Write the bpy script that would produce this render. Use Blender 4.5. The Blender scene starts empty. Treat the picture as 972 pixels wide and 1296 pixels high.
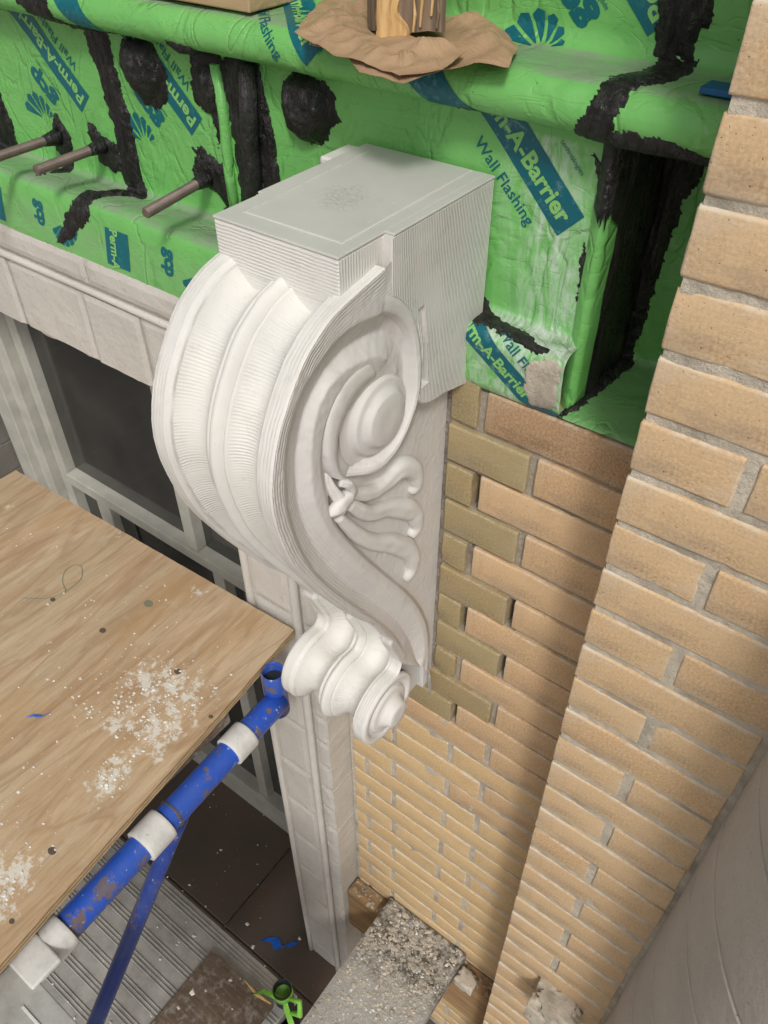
import bpy, bmesh, math, random
import numpy as np
from mathutils import Vector, Matrix, noise as mnoise

# ------------------------------------------------------------------ camera, light, exposure
scn = bpy.context.scene
FPX = 1016.6; PITCH, ROLL, YAW = 7.43048713e-01, 3.50390289e-03, 6.43695535e-01
def cam_axes():
    f = np.array([-math.sin(YAW)*math.cos(PITCH), math.cos(YAW)*math.cos(PITCH), -math.sin(PITCH)])
    r = np.array([math.cos(YAW), math.sin(YAW), 0.0]); dn = np.cross(f, r)
    return r*math.cos(ROLL)+dn*math.sin(ROLL), -r*math.sin(ROLL)+dn*math.cos(ROLL), f
CR, CD, CF = cam_axes()
cd = bpy.data.cameras.new('camera'); cam = bpy.data.objects.new('camera', cd)
scn.collection.objects.link(cam)
cam.matrix_world = Matrix(((CR[0], -CD[0], -CF[0], 0), (CR[1], -CD[1], -CF[1], 0), (CR[2], -CD[2], -CF[2], 0), (0, 0, 0, 1)))
cd.sensor_fit = 'HORIZONTAL'; cd.sensor_width = 36.0; cd.lens = 36.0*FPX/972.0
cd.clip_start = 0.02; cd.clip_end = 500
scn.camera = cam
scn.render.resolution_x = 768; scn.render.resolution_y = 1024

SUN_EL = math.radians(47); SUN_AZ = math.radians(-53)   # azimuth measured from +x toward +y
sun_dir = Vector((math.cos(SUN_EL)*math.cos(SUN_AZ), math.cos(SUN_EL)*math.sin(SUN_AZ), math.sin(SUN_EL)))
w = bpy.data.worlds.new('World'); scn.world = w; w.use_nodes = True
nt = w.node_tree; nt.nodes.clear()
sky = nt.nodes.new('ShaderNodeTexSky'); sky.sky_type = 'NISHITA'; sky.sun_disc = False
sky.sun_elevation = SUN_EL; sky.sun_rotation = math.pi/2 - SUN_AZ
sky.dust_density = 6.0; sky.air_density = 1.0; sky.ozone_density = 0.4
hs = nt.nodes.new('ShaderNodeHueSaturation'); hs.inputs['Saturation'].default_value = 0.18   # overcast: grey sky
bg = nt.nodes.new('ShaderNodeBackground'); bg.inputs['Strength'].default_value = 0.10
wo = nt.nodes.new('ShaderNodeOutputWorld')
nt.links.new(sky.outputs[0], hs.inputs['Color']); nt.links.new(hs.outputs[0], bg.inputs['Color']); nt.links.new(bg.outputs[0], wo.inputs['Surface'])
sd = bpy.data.lights.new('sun', 'SUN'); sd.energy = 1.8; sd.angle = math.radians(9); sd.color = (1.0, 0.96, 0.9)
so = bpy.data.objects.new('sun', sd); scn.collection.objects.link(so)
so.rotation_euler = sun_dir.to_track_quat('Z', 'Y').to_euler()
scn.view_settings.view_transform = 'Standard'; scn.view_settings.look = 'None'
scn.view_settings.exposure = -0.17; scn.view_settings.gamma = 1.0

random.seed(7)
# ------------------------------------------------------------------ helpers
def ray(px, py):
    return (CR*(px-486)+CD*(py-648)+CF*FPX)/FPX
def on(px, py, ax, val):
    d = ray(px, py); return d*val/d[ax]
def n3(x, y, z): return mnoise.noise(Vector((x, y, z)))
def fbm(x, y, z, o=3):
    s = 0; a = 1; t = 0
    for _ in range(o):
        s += a*n3(x, y, z); t += a; a *= .5; x *= 2.1; y *= 2.1; z *= 2.1
    return s/t

def link(name, me, mat=None, parent=None, smooth=False):
    o = bpy.data.objects.new(name, me); scn.collection.objects.link(o)
    if mat is not None and len(me.materials) == 0: me.materials.append(mat)
    if parent is not None: o.parent = parent
    if smooth:
        for p in me.polygons: p.use_smooth = True
    return o
def pyd(name, v, f, mat=None, parent=None, smooth=False, uv=None):
    me = bpy.data.meshes.new(name); me.from_pydata([tuple(map(float, p)) for p in v], [], [tuple(map(int, q)) for q in f]); me.update()
    if uv is not None:
        ul = me.uv_layers.new(name='UVMap')
        li = np.empty(len(me.loops), dtype=np.int32); me.loops.foreach_get('vertex_index', li)
        ul.data.foreach_set('uv', np.asarray(uv, dtype=np.float32)[li].ravel())
    return link(name, me, mat, parent, smooth)
def thing(name, label, cat, loc=(0, 0, 0), group=None):
    o = bpy.data.objects.new(name, None); scn.collection.objects.link(o); o.empty_display_size = .05
    o['label'] = label; o['category'] = cat
    if group: o['group'] = group
    return o
def tag(o, label, cat, group=None):
    o['label'] = label; o['category'] = cat
    if group: o['group'] = group
    return o
def bm_obj(name, bm, mat=None, parent=None, smooth=False):
    me = bpy.data.meshes.new(name); bmesh.ops.recalc_face_normals(bm, faces=bm.faces); bm.to_mesh(me); bm.free()
    return link(name, me, mat, parent, smooth)
def box_bm(x0, x1, y0, y1, z0, z1, bev=0, seg=2, bm=None):
    bm2 = bmesh.new()
    bmesh.ops.create_cube(bm2, size=1)
    for v in bm2.verts:
        v.co = Vector((x0+(v.co.x+.5)*(x1-x0), y0+(v.co.y+.5)*(y1-y0), z0+(v.co.z+.5)*(z1-z0)))
    if bev: bmesh.ops.bevel(bm2, geom=bm2.edges[:], offset=bev, segments=seg, affect='EDGES', profile=.5)
    if bm is None: return bm2
    me = bpy.data.meshes.new('t'); bm2.to_mesh(me); bm.from_mesh(me); bpy.data.meshes.remove(me); bm2.free(); return bm
def box(name, x0, x1, y0, y1, z0, z1, mat, parent=None, bev=.002, seg=2):
    return bm_obj(name, box_bm(x0, x1, y0, y1, z0, z1, bev, seg), mat, parent)
def tube_mesh(path, radii, nseg=20, cap=True, squash=None):
    path = [Vector(p) for p in path]; n = len(path); v = []; f = []
    t0 = (path[1]-path[0]).normalized()
    up = Vector((0, 0, 1)) if abs(t0.z) < .9 else Vector((1, 0, 0))
    a = t0.cross(up).normalized()
    for i, p in enumerate(path):
        t = (path[min(i+1, n-1)]-path[max(i-1, 0)]).normalized()
        a = (a-t*a.dot(t)).normalized(); b = t.cross(a)
        for k in range(nseg):
            th = 2*math.pi*k/nseg; d = a*math.cos(th)+b*math.sin(th)
            q = d*radii[i]
            if squash: q = Vector((q.x*squash, q.y, q.z))
            v.append(p+q)
    for i in range(n-1):
        for k in range(nseg):
            k2 = (k+1) % nseg; f.append((i*nseg+k, i*nseg+k2, (i+1)*nseg+k2, (i+1)*nseg+k))
    if cap:
        f.append(tuple(range(nseg-1, -1, -1))); f.append(tuple((n-1)*nseg+k for k in range(nseg)))
    return v, f
def tube(name, path, r, mat, parent=None, nseg=24, cap=True):
    v, f = tube_mesh(path, [r]*len(path) if not isinstance(r, (list, tuple)) else r, nseg, cap)
    o = pyd(name, v, f, mat, parent)
    for p in o.data.polygons: p.use_smooth = len(p.vertices) == 4
    return o
def pipe_open(name, p0, p1, r, th, mat, parent=None, nseg=32):
    """hollow pipe with an open top"""
    p0, p1 = Vector(p0), Vector(p1); t = (p1-p0).normalized()
    a = t.orthogonal().normalized(); b = t.cross(a); v = []; f = []
    rings = [(p0, r), (p1-t*.001, r), (p1, r-.0008), (p1, r-th+.0008), (p1-t*.001, r-th), (p0, r-th)]
    for p, rr in rings:
        for k in range(nseg):
            th_ = 2*math.pi*k/nseg; v.append(p+(a*math.cos(th_)+b*math.sin(th_))*rr)
    for i in range(len(rings)-1):
        for k in range(nseg):
            k2 = (k+1) % nseg; f.append((i*nseg+k, i*nseg+k2, (i+1)*nseg+k2, (i+1)*nseg+k))
    f.append(tuple(range(nseg-1, -1, -1)))
    return pyd(name, v, f, mat, parent, True)
def spline(pts, n):
    """Catmull-Rom through pts resampled to n points by arc length"""
    P = np.array(pts, float); E = np.vstack([2*P[0]-P[1], P, 2*P[-1]-P[-2]]); out = []
    for i in range(1, len(E)-2):
        for t in np.linspace(0, 1, 16, endpoint=False):
            a, b, c, d = E[i-1], E[i], E[i+1], E[i+2]
            out.append(.5*((2*b)+(-a+c)*t+(2*a-5*b+4*c-d)*t*t+(-a+3*b-3*c+d)*t**3))
    out.append(P[-1]); out = np.array(out)
    s = np.r_[0, np.cumsum(np.linalg.norm(np.diff(out, axis=0), axis=1))]
    q = np.linspace(0, s[-1], n)
    return np.stack([np.interp(q, s, out[:, k]) for k in range(out.shape[1])], 1)

# ------------------------------------------------------------------ materials
class M:
    def __init__(self, name, rough=.7, spec=.3, metal=0.0):
        self.m = bpy.data.materials.new(name); self.m.use_nodes = True
        self.t = self.m.node_tree; self.b = self.t.nodes['Principled BSDF']
        self.b.inputs['Roughness'].default_value = rough
        self.b.inputs['Specular IOR Level'].default_value = spec
        self.b.inputs['Metallic'].default_value = metal
        self.tc = self.t.nodes.new('ShaderNodeTexCoord'); self.h = None
    def l(self, a, b): self.t.links.new(a, b)
    def noise(self, scale, detail=4, rough=.55, co='Object', stretch=None, dist=0, rot=None):
        n = self.t.nodes.new('ShaderNodeTexNoise'); n.inputs['Scale'].default_value = scale
        n.inputs['Detail'].default_value = detail; n.inputs['Roughness'].default_value = rough; n.inputs['Distortion'].default_value = dist
        src = self.tc.outputs[co]
        if stretch or rot:
            mp = self.t.nodes.new('ShaderNodeMapping')
            if stretch: mp.inputs['Scale'].default_value = stretch
            if rot: mp.inputs['Rotation'].default_value = rot
            self.l(src, mp.inputs['Vector']); src = mp.outputs[0]
        self.l(src, n.inputs['Vector']); return n.outputs[0]
    def vor(self, scale, co='Object', feature='F1'):
        n = self.t.nodes.new('ShaderNodeTexVoronoi'); n.inputs['Scale'].default_value = scale; n.feature = feature
        self.l(self.tc.outputs[co], n.inputs['Vector']); return n.outputs[0]
    def ramp(self, src, a, b, ca=(0, 0, 0, 1), cb=(1, 1, 1, 1), ease=False):
        r = self.t.nodes.new('ShaderNodeMapRange'); r.inputs[1].default_value = a; r.inputs[2].default_value = b
        if ease: r.interpolation_type = 'SMOOTHSTEP'
        self.l(src, r.inputs[0]); return r.outputs[0]
    def math(self, op, a, b=None):
        n = self.t.nodes.new('ShaderNodeMath'); n.operation = op
        for i, q in enumerate((a, b)):
            if q is None: continue
            if isinstance(q, (int, float)): n.inputs[i].default_value = q
            else: self.l(q, n.inputs[i])
        return n.outputs[0]
    def mix(self, fac, a, b, mode='MIX'):
        n = self.t.nodes.new('ShaderNodeMix'); n.data_type = 'RGBA'; n.blend_type = mode
        for i, q in ((0, fac), (6, a), (7, b)):
            if isinstance(q, (int, float)): n.inputs[i].default_value = q
            elif isinstance(q, tuple): n.inputs[i].default_value = (*q, 1) if len(q) == 3 else q
            else: self.l(q, n.inputs[i])
        return n.outputs[2]
    def attr(self, name):
        n = self.t.nodes.new('ShaderNodeAttribute'); n.attribute_name = name; return n.outputs['Fac']
    def rnd(self):
        return self.t.nodes.new('ShaderNodeObjectInfo').outputs['Random']
    def col(self, c):
        if isinstance(c, tuple): self.b.inputs['Base Color'].default_value = (*c, 1)
        else: self.l(c, self.b.inputs['Base Color'])
    def bump(self, h, strength=.5, dist=.002):
        n = self.t.nodes.new('ShaderNodeBump'); n.inputs['Strength'].default_value = strength; n.inputs['Distance'].default_value = dist
        self.l(h, n.inputs['Height'])
        if self.h is not None: self.l(self.h, n.inputs['Normal'])
        self.h = n.outputs[0]; self.l(self.h, self.b.inputs['Normal'])
    def phase(self):
        s = self.t.nodes.new('ShaderNodeSeparateXYZ'); self.l(self.tc.outputs['UV'], s.inputs[0])
        return s.outputs[0], s.outputs[1]

def brick_mat(name, base, base2, dirt=(.30, .25, .2), white=.55):
    m = M(name, .92, .15); r = m.rnd()
    c = m.mix(m.ramp(r, 0, 1), base, base2)
    r2 = m.math('FRACT', m.math('MULTIPLY', r, 17.3)); c = m.mix(m.math('MULTIPLY', m.ramp(r2, .72, 1), .5), c, tuple(q*k_ for q, k_ in zip(base2, (.92, .80, .72))))
    c = m.mix(m.math('MULTIPLY', m.ramp(r2, .2, 0), .4), c, tuple(q*1.1 for q in base))
    c = m.mix(m.ramp(m.noise(11, 3), .42, .68), c, tuple(.82*q for q in base2))
    c = m.mix(m.ramp(m.noise(300, 2, .5), .35, .75), c, tuple(min(1, 1.12*q) for q in base), )
    speck = m.ramp(m.noise(430, 1, .4), .73, .76); c = m.mix(m.math('MULTIPLY', speck, .75), c, (.07, .05, .035))
    pit = m.ramp(m.vor(95), .10, .05); pm = m.math('MULTIPLY', pit, m.ramp(m.noise(37, 1), .56, .62)); c = m.mix(m.math('MULTIPLY', pm, .6), c, (.09, .06, .04))
    e = m.attr('edge'); em = m.math('MULTIPLY', m.ramp(e, .25, .9), m.ramp(m.noise(26, 3), .42, .6))
    c = m.mix(m.math('MULTIPLY', em, white), c, (.66, .6, .5))
    st = m.ramp(m.noise(7, 4, .6, stretch=(1, 1, 4)), .55, .75); c = m.mix(m.math('MULTIPLY', st, .5), c, dirt); wv = m.ramp(m.noise(16, 6, .8), .62, .70); c = m.mix(m.math('MULTIPLY', wv, .28), c, (.62, .56, .46))
    m.col(c)
    m.bump(m.noise(240, 4, .6), .35, .0012); m.bump(m.noise(45, 4, .6, stretch=(1, 1, 2.5)), .35, .003)
    m.bump(m.math('SUBTRACT', 1.0, m.math('ADD', speck, pm)), .5, .001)
    return m.m
MB_BRICK = brick_mat('buff_brick', (.60, .435, .265), (.53, .365, .21), white=.85)
MB_WALL = brick_mat('tan_brick', (.58, .405, .24), (.49, .33, .19), white=.4)
MB_STAIN = brick_mat('stained_brick', (.46, .31, .185), (.34, .22, .13), dirt=(.13, .095, .06), white=.5)
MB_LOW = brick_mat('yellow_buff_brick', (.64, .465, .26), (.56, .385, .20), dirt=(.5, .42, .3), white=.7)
MB_OLIVE = brick_mat('olive_brick', (.37, .295, .165), (.32, .25, .135), white=.2)
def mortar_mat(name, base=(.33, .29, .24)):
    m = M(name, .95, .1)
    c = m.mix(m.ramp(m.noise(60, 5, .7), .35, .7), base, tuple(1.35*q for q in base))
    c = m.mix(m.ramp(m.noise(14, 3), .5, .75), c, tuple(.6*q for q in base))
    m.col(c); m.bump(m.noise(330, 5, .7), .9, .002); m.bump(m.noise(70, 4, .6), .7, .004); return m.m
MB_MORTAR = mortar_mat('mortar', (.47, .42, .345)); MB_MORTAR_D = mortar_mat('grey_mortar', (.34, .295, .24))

def plaster_mat(name, base, rib=.6, dirt=.4, rough=.62):
    m = M(name, rough, .3)
    c = m.mix(m.ramp(m.noise(9, 4, .6), .35, .7), base, tuple(q*.9 for q in base))
    sp = m.ramp(m.noise(160, 3, .6), .66, .72); c = m.mix(m.math('MULTIPLY', sp, dirt*.5), c, (.35, .33, .28))
    sc = m.ramp(m.noise(26, 6, .75), .62, .66); c = m.mix(m.math('MULTIPLY', sc, dirt*.35), c, (.45, .43, .38))
    st = m.ramp(m.noise(5.5, 5, .7, dist=.6), .52, .75); c = m.mix(m.math('MULTIPLY', st, .34), c, tuple(q*k_ for q, k_ in zip(base, (.86, .80, .68))))
    sm = m.math('MULTIPLY', m.ramp(m.noise(17, 5, .75), .58, .70), m.ramp(m.noise(3, 2), .45, .6)); c = m.mix(m.math('MULTIPLY', sm, .30), c, (.36, .35, .33))
    if rib:
        p, a = m.phase(); nz = m.math('MULTIPLY', m.noise(45, 3), .9)
        s = m.math('SINE', m.math('MULTIPLY', m.math('ADD', p, nz), 2*math.pi))
        s = m.math('MULTIPLY', m.math('MULTIPLY', s, a), m.ramp(m.noise(20, 3), .3, .62))
        m.bump(s, rib, .0011)
        c = m.mix(m.math('MULTIPLY', m.ramp(s, -.1, -.9), .16), c, tuple(q*.62 for q in base))
    m.col(c); m.bump(m.noise(60, 5, .6), .3, .0015); m.bump(m.noise(300, 3, .6), .2, .0006)
    return m.m
MP_WHITE = plaster_mat('white_plaster', (.725, .71, .675), .6)
MP_GREY = plaster_mat('grey_white_plaster', (.67, .655, .635), .45)
MP_CARVE = plaster_mat('carved_plaster', (.72, .705, .68), 0)

def topcap_mat():
    m = M('grey_cap', .55, .35)
    c = m.mix(m.ramp(m.noise(14, 5, .6), .35, .7), (.56, .56, .525), (.51, .51, .48))
    n1 = m.noise(42, 5, .75, dist=1.6, stretch=(1, 2, 1)); g = m.noise(30, 3)
    vm = m.t.nodes.new('ShaderNodeVectorMath'); vm.operation = 'DISTANCE'; m.l(m.tc.outputs['Object'], vm.inputs[0]); vm.inputs[1].default_value = (-.520, .628, -.316)
    near_ = m.ramp(m.math('ADD', vm.outputs['Value'], m.math('MULTIPLY', m.math('SUBTRACT', g, .5), .06)), .036, .012)
    scr = m.math('MULTIPLY', m.ramp(m.math('ABSOLUTE', m.math('SUBTRACT', n1, .5)), .016, .006), near_)
    c = m.mix(m.math('MULTIPLY', scr, .85), c, (.13, .13, .12))
    c = m.mix(m.math('MULTIPLY', m.ramp(m.noise(120, 2), .7, .74), .5), c, (.75, .74, .7))
    m.col(c); m.bump(m.noise(50, 4), .2, .0015); return m.m
MP_CAP = topcap_mat()

def green_mat():
    m = M('green_membrane', .34, .5)
    c = m.mix(m.ramp(m.noise(5, 3), .3, .7), (.145, .43, .11), (.175, .48, .13))
    c = m.mix(m.math('MULTIPLY', m.ramp(m.noise(35, 5, .7, dist=.6), .60, .72), .35), c, (.07, .30, .05))
    d = m.attr('dust'); dn = m.math('MULTIPLY', d, m.ramp(m.noise(16, 6, .7), .25, .6))
    c = m.mix(dn, c, (.22, .29, .19))
    wm = m.attr('smear'); ws = m.math('MULTIPLY', wm, m.ramp(m.noise(26, 6, .75, stretch=(2.2, 1, .5), rot=(0, .5, 0), dist=1.5), .40, .60))
    c = m.mix(m.math('MULTIPLY', ws, .8), c, (.6, .68, .62))
    sp = m.ramp(m.noise(260, 1, .4), .77, .79); c = m.mix(m.math('MULTIPLY', sp, .7), c, (.04, .09, .03))
    m.col(c); rr = m.mix(dn, (.33,)*3, (.75,)*3); m.l(rr, m.b.inputs['Roughness'])
    m.bump(m.noise(14, 4, .5, dist=.8), .8, .007); m.bump(m.ramp(m.math('ABSOLUTE', m.math('SUBTRACT', m.noise(16, 2, .5, dist=1.6, stretch=(.6, 1, 2.0)), .5)), 0, .02), .3, .0014); m.bump(m.noise(55, 3, .5, dist=1.0), .3, .002)
    m.bump(m.ramp(m.math('ABSOLUTE', m.math('SUBTRACT', m.noise(7, 3, .5, dist=1.0, stretch=(1.4, 1, .8)), .5)), 0, .035), .5, .0028)
    return m.m
MG = green_mat()
def print_mat(name, base, light):
    m = M(name, .4, .5)
    c = m.mix(m.ramp(m.noise(60, 5, .7), .55, .75), base, light); m.col(c); m.bump(m.noise(14, 4, .5, dist=.8), .35, .006); return m.m
MT = print_mat('teal_print', (.0, .115, .145), (.02, .17, .19))
MTW = print_mat('worn_teal_print', (.0, .105, .14), (.2, .36, .38))
ML = print_mat('lime_print', (.22, .50, .14), (.28, .5, .2))
def mastic_mat():
    m = M('black_mastic', .3, .6)
    c = m.mix(m.ramp(m.noise(40, 4, .7), .4, .7), (.005, .0047, .0045), (.018, .016, .015)); m.col(c)
    m.l(m.ramp(m.noise(30, 3), .3, .7), m.b.inputs['Roughness'])
    rr = m.ramp(m.noise(30, 3), .3, .7); mm = m.math('ADD', m.math('MULTIPLY', rr, .4), .2); m.l(mm, m.b.inputs['Roughness'])
    m.bump(m.noise(110, 5, .75, stretch=(1, 1, .28), dist=1.0), 1.0, .005); m.bump(m.noise(26, 4, .6), .7, .008); return m.m
MK = mastic_mat()
def stone_mat(name, base, pock=.6, warm=None):
    m = M(name, .85, .2)
    c = m.mix(m.ramp(m.noise(6, 5, .65), .35, .7), base, tuple(q*.86 for q in base))
    c = m.mix(m.math('MULTIPLY', m.ramp(m.noise(30, 6, .75), .6, .7), pock*.5), c, tuple(q*.62 for q in (warm or base)))
    c = m.mix(m.math('MULTIPLY', m.ramp(m.rnd(), .2, 1), .25), c, tuple(q*.85 for q in base))
    c = m.mix(m.math('MULTIPLY', m.ramp(m.noise(300, 2, .5), .66, .72), pock*.7), c, tuple(q*.4 for q in base))
    m.col(c); m.bump(m.noise(90, 5, .65), .6, .0025); m.bump(m.noise(18, 4), .6, .006)
    return m.m
MS_LINTEL = stone_mat('painted_stone', (.60, .57, .525), .8, (.5, .44, .37))
MS_JOINT = stone_mat('stone_joint', (.40, .36, .32), .5)
MS_COL = stone_mat('grey_limestone', (.56, .52, .47), .9)
MS_JAMB = stone_mat('dark_grey_tile', (.22, .205, .185), .4)  # dark grey base colour of the reveal blocks
SMEARS = [((190, 860), .06), ((222, 885), .07), ((165, 905), .035), ((145, 982), .04), ((12, 1118), .05), ((205, 925), .05)]
def ply_mat():
    m = M('plywood_face', .75, .2)
    g = m.noise(5.5, 4, .6, stretch=(3.2, .55, 1), dist=1.6, rot=(0, 0, .12))
    c = m.mix(m.ramp(g, .30, .70), (.58, .44, .29), (.40, .26, .145))
    g3 = m.noise(3.1, 3, .5, stretch=(2.2, .6, 1), dist=1.2); c = m.mix(m.math('MULTIPLY', m.ramp(g3, .45, .62), .55), c, (.50, .40, .27))
    g2 = m.noise(60, 6, .75, stretch=(5, .28, 1), dist=.4); c = m.mix(m.math('MULTIPLY', m.ramp(g2, .48, .66), .42), c, (.25, .16, .09))
    g4 = m.ramp(m.math('ABSOLUTE', m.math('SUBTRACT', m.noise(4.2, 3, .5, stretch=(3, .45, 1), dist=1.3), .5)), .05, .0); c = m.mix(m.math('MULTIPLY', g4, .45), c, (.30, .18, .09))
    wp = m.ramp(m.noise(4.5, 4, .6, stretch=(1.6, .7, 1)), .52, .68); c = m.mix(m.math('MULTIPLY', wp, .5), c, (.46, .28, .13))
    dd = m.ramp(m.noise(24, 6, .8), .56, .70); c = m.mix(m.math('MULTIPLY', dd, .3), c, (.55, .49, .40))
    s = m.ramp(m.noise(7, 5, .7), .62, .80)
    wob = m.math('MULTIPLY', m.math('SUBTRACT', m.noise(13, 4, .7), .5), .16)
    for (a_, b_), rad_ in SMEARS:
        vm = m.t.nodes.new('ShaderNodeVectorMath'); vm.operation = 'DISTANCE'; m.l(m.tc.outputs['Object'], vm.inputs[0]); vm.inputs[1].default_value = tuple(on(a_, b_, 2, -1.17))
        s = m.math('MAXIMUM', s, m.ramp(m.math('ADD', vm.outputs['Value'], wob), rad_*1.2, rad_*.1))
    sp = m.math('MULTIPLY', m.ramp(m.math('ADD', m.noise(55, 6, .75), m.math('MULTIPLY', s, .14)), .58, .66), m.ramp(s, 0, .3))
    c = m.mix(m.math('MULTIPLY', sp, .8), c, (.70, .67, .60))
    k = m.ramp(m.vor(5.5), .045, .03); c = m.mix(m.math('MULTIPLY', k, .85), c, (.1, .075, .05))
    gr = m.ramp(m.noise(3, 4, .7), .62, .8); c = m.mix(m.math('MULTIPLY', gr, .35), c, (.33, .29, .22))
    m.col(c); m.bump(g2, .3, .0012); m.bump(m.noise(160, 4, .7), .3, .0012); return m.m
MW_PLY = ply_mat()

def wood_mat(name, a, b, stretch=(30, 2, 30), dust=0):
    m = M(name, .8, .2); g = m.noise(3.5, 5, .6, stretch=stretch, dist=.7)
    c = m.mix(m.ramp(g, .35, .65), a, b)
    if dust:
        c = m.mix(m.math('MULTIPLY', m.ramp(m.noise(40, 6, .75), .50, .62), dust), c, (.62, .6, .56))
    m.col(c); m.bump(g, .5, .002); return m.m
MW_EDGE = wood_mat('ply_edge', (.33, .23, .13), (.14, .09, .05), (4, 4, 160))
MW_LUMBER = wood_mat('lumber', (.42, .28, .15), (.25, .15, .075), (2, 8, 30))
MW_POST = wood_mat('weathered_post', (.30, .22, .15), (.14, .105, .075), (40, 40, 2))
MW_FRESH = wood_mat('fresh_split_wood', (.72, .50, .25), (.52, .32, .13), (40, 40, 2))
MW_BOARD = wood_mat('brown_board', (.17, .125, .09), (.10, .072, .05), (2, 22, 10), .25)
MW_TAN = wood_mat('tan_board', (.50, .37, .22), (.38, .27, .15), (2, 14, 30))
def grit_mat():
    m = M('mortar_crusted_board', .95, .1)
    c = m.mix(m.ramp(m.noise(50, 6, .8), .42, .58), (.10, .085, .065), (.48, .455, .41)); 
    sep = m.t.nodes.new('ShaderNodeSeparateXYZ'); m.l(m.tc.outputs['Object'], sep.inputs[0])
    d = m.math('ADD', m.ramp(sep.outputs[1], .66, .50), m.math('MULTIPLY', m.math('SUBTRACT', m.noise(20, 4, .7), .5), 1.0))
    c = m.mix(m.math('MULTIPLY', m.ramp(d, .3, .8), .85), c, (.50, .485, .455))
    m.col(c); m.bump(m.noise(120, 6, .75), 1, .005); return m.m
MW_GRIT = grit_mat()
def paint_mat(name, base, rust=.5):
    m = M(name, .35, .5)
    r = m.math('MULTIPLY', m.ramp(m.noise(17, 6, .75), .55, .60), rust); c = m.mix(r, base, (.14, .10, .09))
    o = m.math('MULTIPLY', m.ramp(m.noise(32, 5, .7), .63, .70), rust*.55); c = m.mix(o, c, (.20, .10, .05)); gm = m.math('MULTIPLY', m.ramp(m.noise(9, 6, .8), .42, .62), .35); c = m.mix(gm, c, (.09, .13, .28))
    s = m.math('MULTIPLY', m.ramp(m.noise(75, 4, .7), .65, .69), rust*.8); c = m.mix(s, c, (.6, .6, .6))
    m.col(c); m.l(m.ramp(r, 0, 1), m.b.inputs['Roughness'])
    q = m.math('ADD', m.math('MULTIPLY', r, .4), .32); m.l(q, m.b.inputs['Roughness'])
    m.bump(m.math('SUBTRACT', 1, r), .4, .0008); m.bump(m.noise(90, 4), .2, .001); return m.m
MM_BLUE = paint_mat('blue_paint', (.018, .085, .48), 1.0)
MM_BLUED = paint_mat('dark_blue_paint', (.012, .04, .25), .6)
def metal_mat(name, base, rough=.45, dirt=.5, metal=.6):
    m = M(name, rough, .5, metal); c = m.mix(m.ramp(m.noise(24, 5, .7), .4, .7), base, tuple(q*.7 for q in base))
    c = m.mix(m.math('MULTIPLY', m.ramp(m.noise(60, 6, .75), .6, .68), dirt), c, (.15, .13, .11))
    m.col(c); m.bump(m.noise(120, 4), .2, .001); return m.m
MM_ALU = metal_mat('aluminium_deck', (.50, .49, .46), .5, .35, .35)
MM_WHITE = metal_mat('white_spattered_steel', (.66, .65, .62), .7, .45, 0)
MM_ROD = metal_mat('threaded_steel', (.19, .15, .125), .55, .6, .4)
MM_DARK = metal_mat('dark_steel_and_hole_shade', (.02, .02, .025), .7, .2, 0)  # near-black for dark steel tubes and for shade painted inside the socket
def simple(name, c, rough=.6, n=.15, sc=30):
    m = M(name, rough, .4); m.col(m.mix(m.ramp(m.noise(sc, 4, .6), .35, .7), c, tuple(q*(1-n) for q in c))); m.bump(m.noise(sc*3, 4), .2, .001); return m.m
M_FRAME = simple('putty_window_paint', (.54, .53, .47), .5, .25, 12)
M_LIME = simple('lime_tape', (.30, .72, .10), .4, .3)
M_BLUETAPE = simple('blue_tape', (.015, .14, .62), .5, .3)
M_CHIP = simple('white_chips', (.78, .76, .72), .9, .2)
M_BLUESHIM = simple('blue_shim', (.012, .12, .30), .5, .3)
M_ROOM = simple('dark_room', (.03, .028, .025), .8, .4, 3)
def glass_mat():
    m = M('window_glass', .10, .8); m.col(m.mix(m.ramp(m.noise(4, 4), .4, .7), (.030, .030, .028), (.055, .055, .05)))
    m.bump(m.noise(5, 2), .05, .01); return m.m
M_GLASS = glass_mat()
def kraft_mat():
    m = M('kraft_paper', .7, .25); m.col(m.mix(m.ramp(m.noise(18, 5, .7), .35, .7), (.42, .28, .17), (.32, .205, .12)))
    m.bump(m.noise(24, 5, .6, dist=1), .6, .004); return m.m
M_KRAFT = kraft_mat()
def floor_mat():
    m = M('brown_floor_tile', .5, .35)
    c = m.mix(m.ramp(m.noise(3.5, 5, .65), .35, .7), (.095, .078, .062), (.13, .09, .068))
    c = m.mix(m.math('MULTIPLY', m.ramp(m.noise(30, 6, .75), .6, .7), .5), c, (.16, .14, .12))
    c = m.mix(m.ramp(m.noise(170, 1), .78, .8), c, (.4, .38, .35)); m.col(c); m.bump(m.noise(30, 4), .3, .003); return m.m
M_FLOOR = floor_mat()

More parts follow.
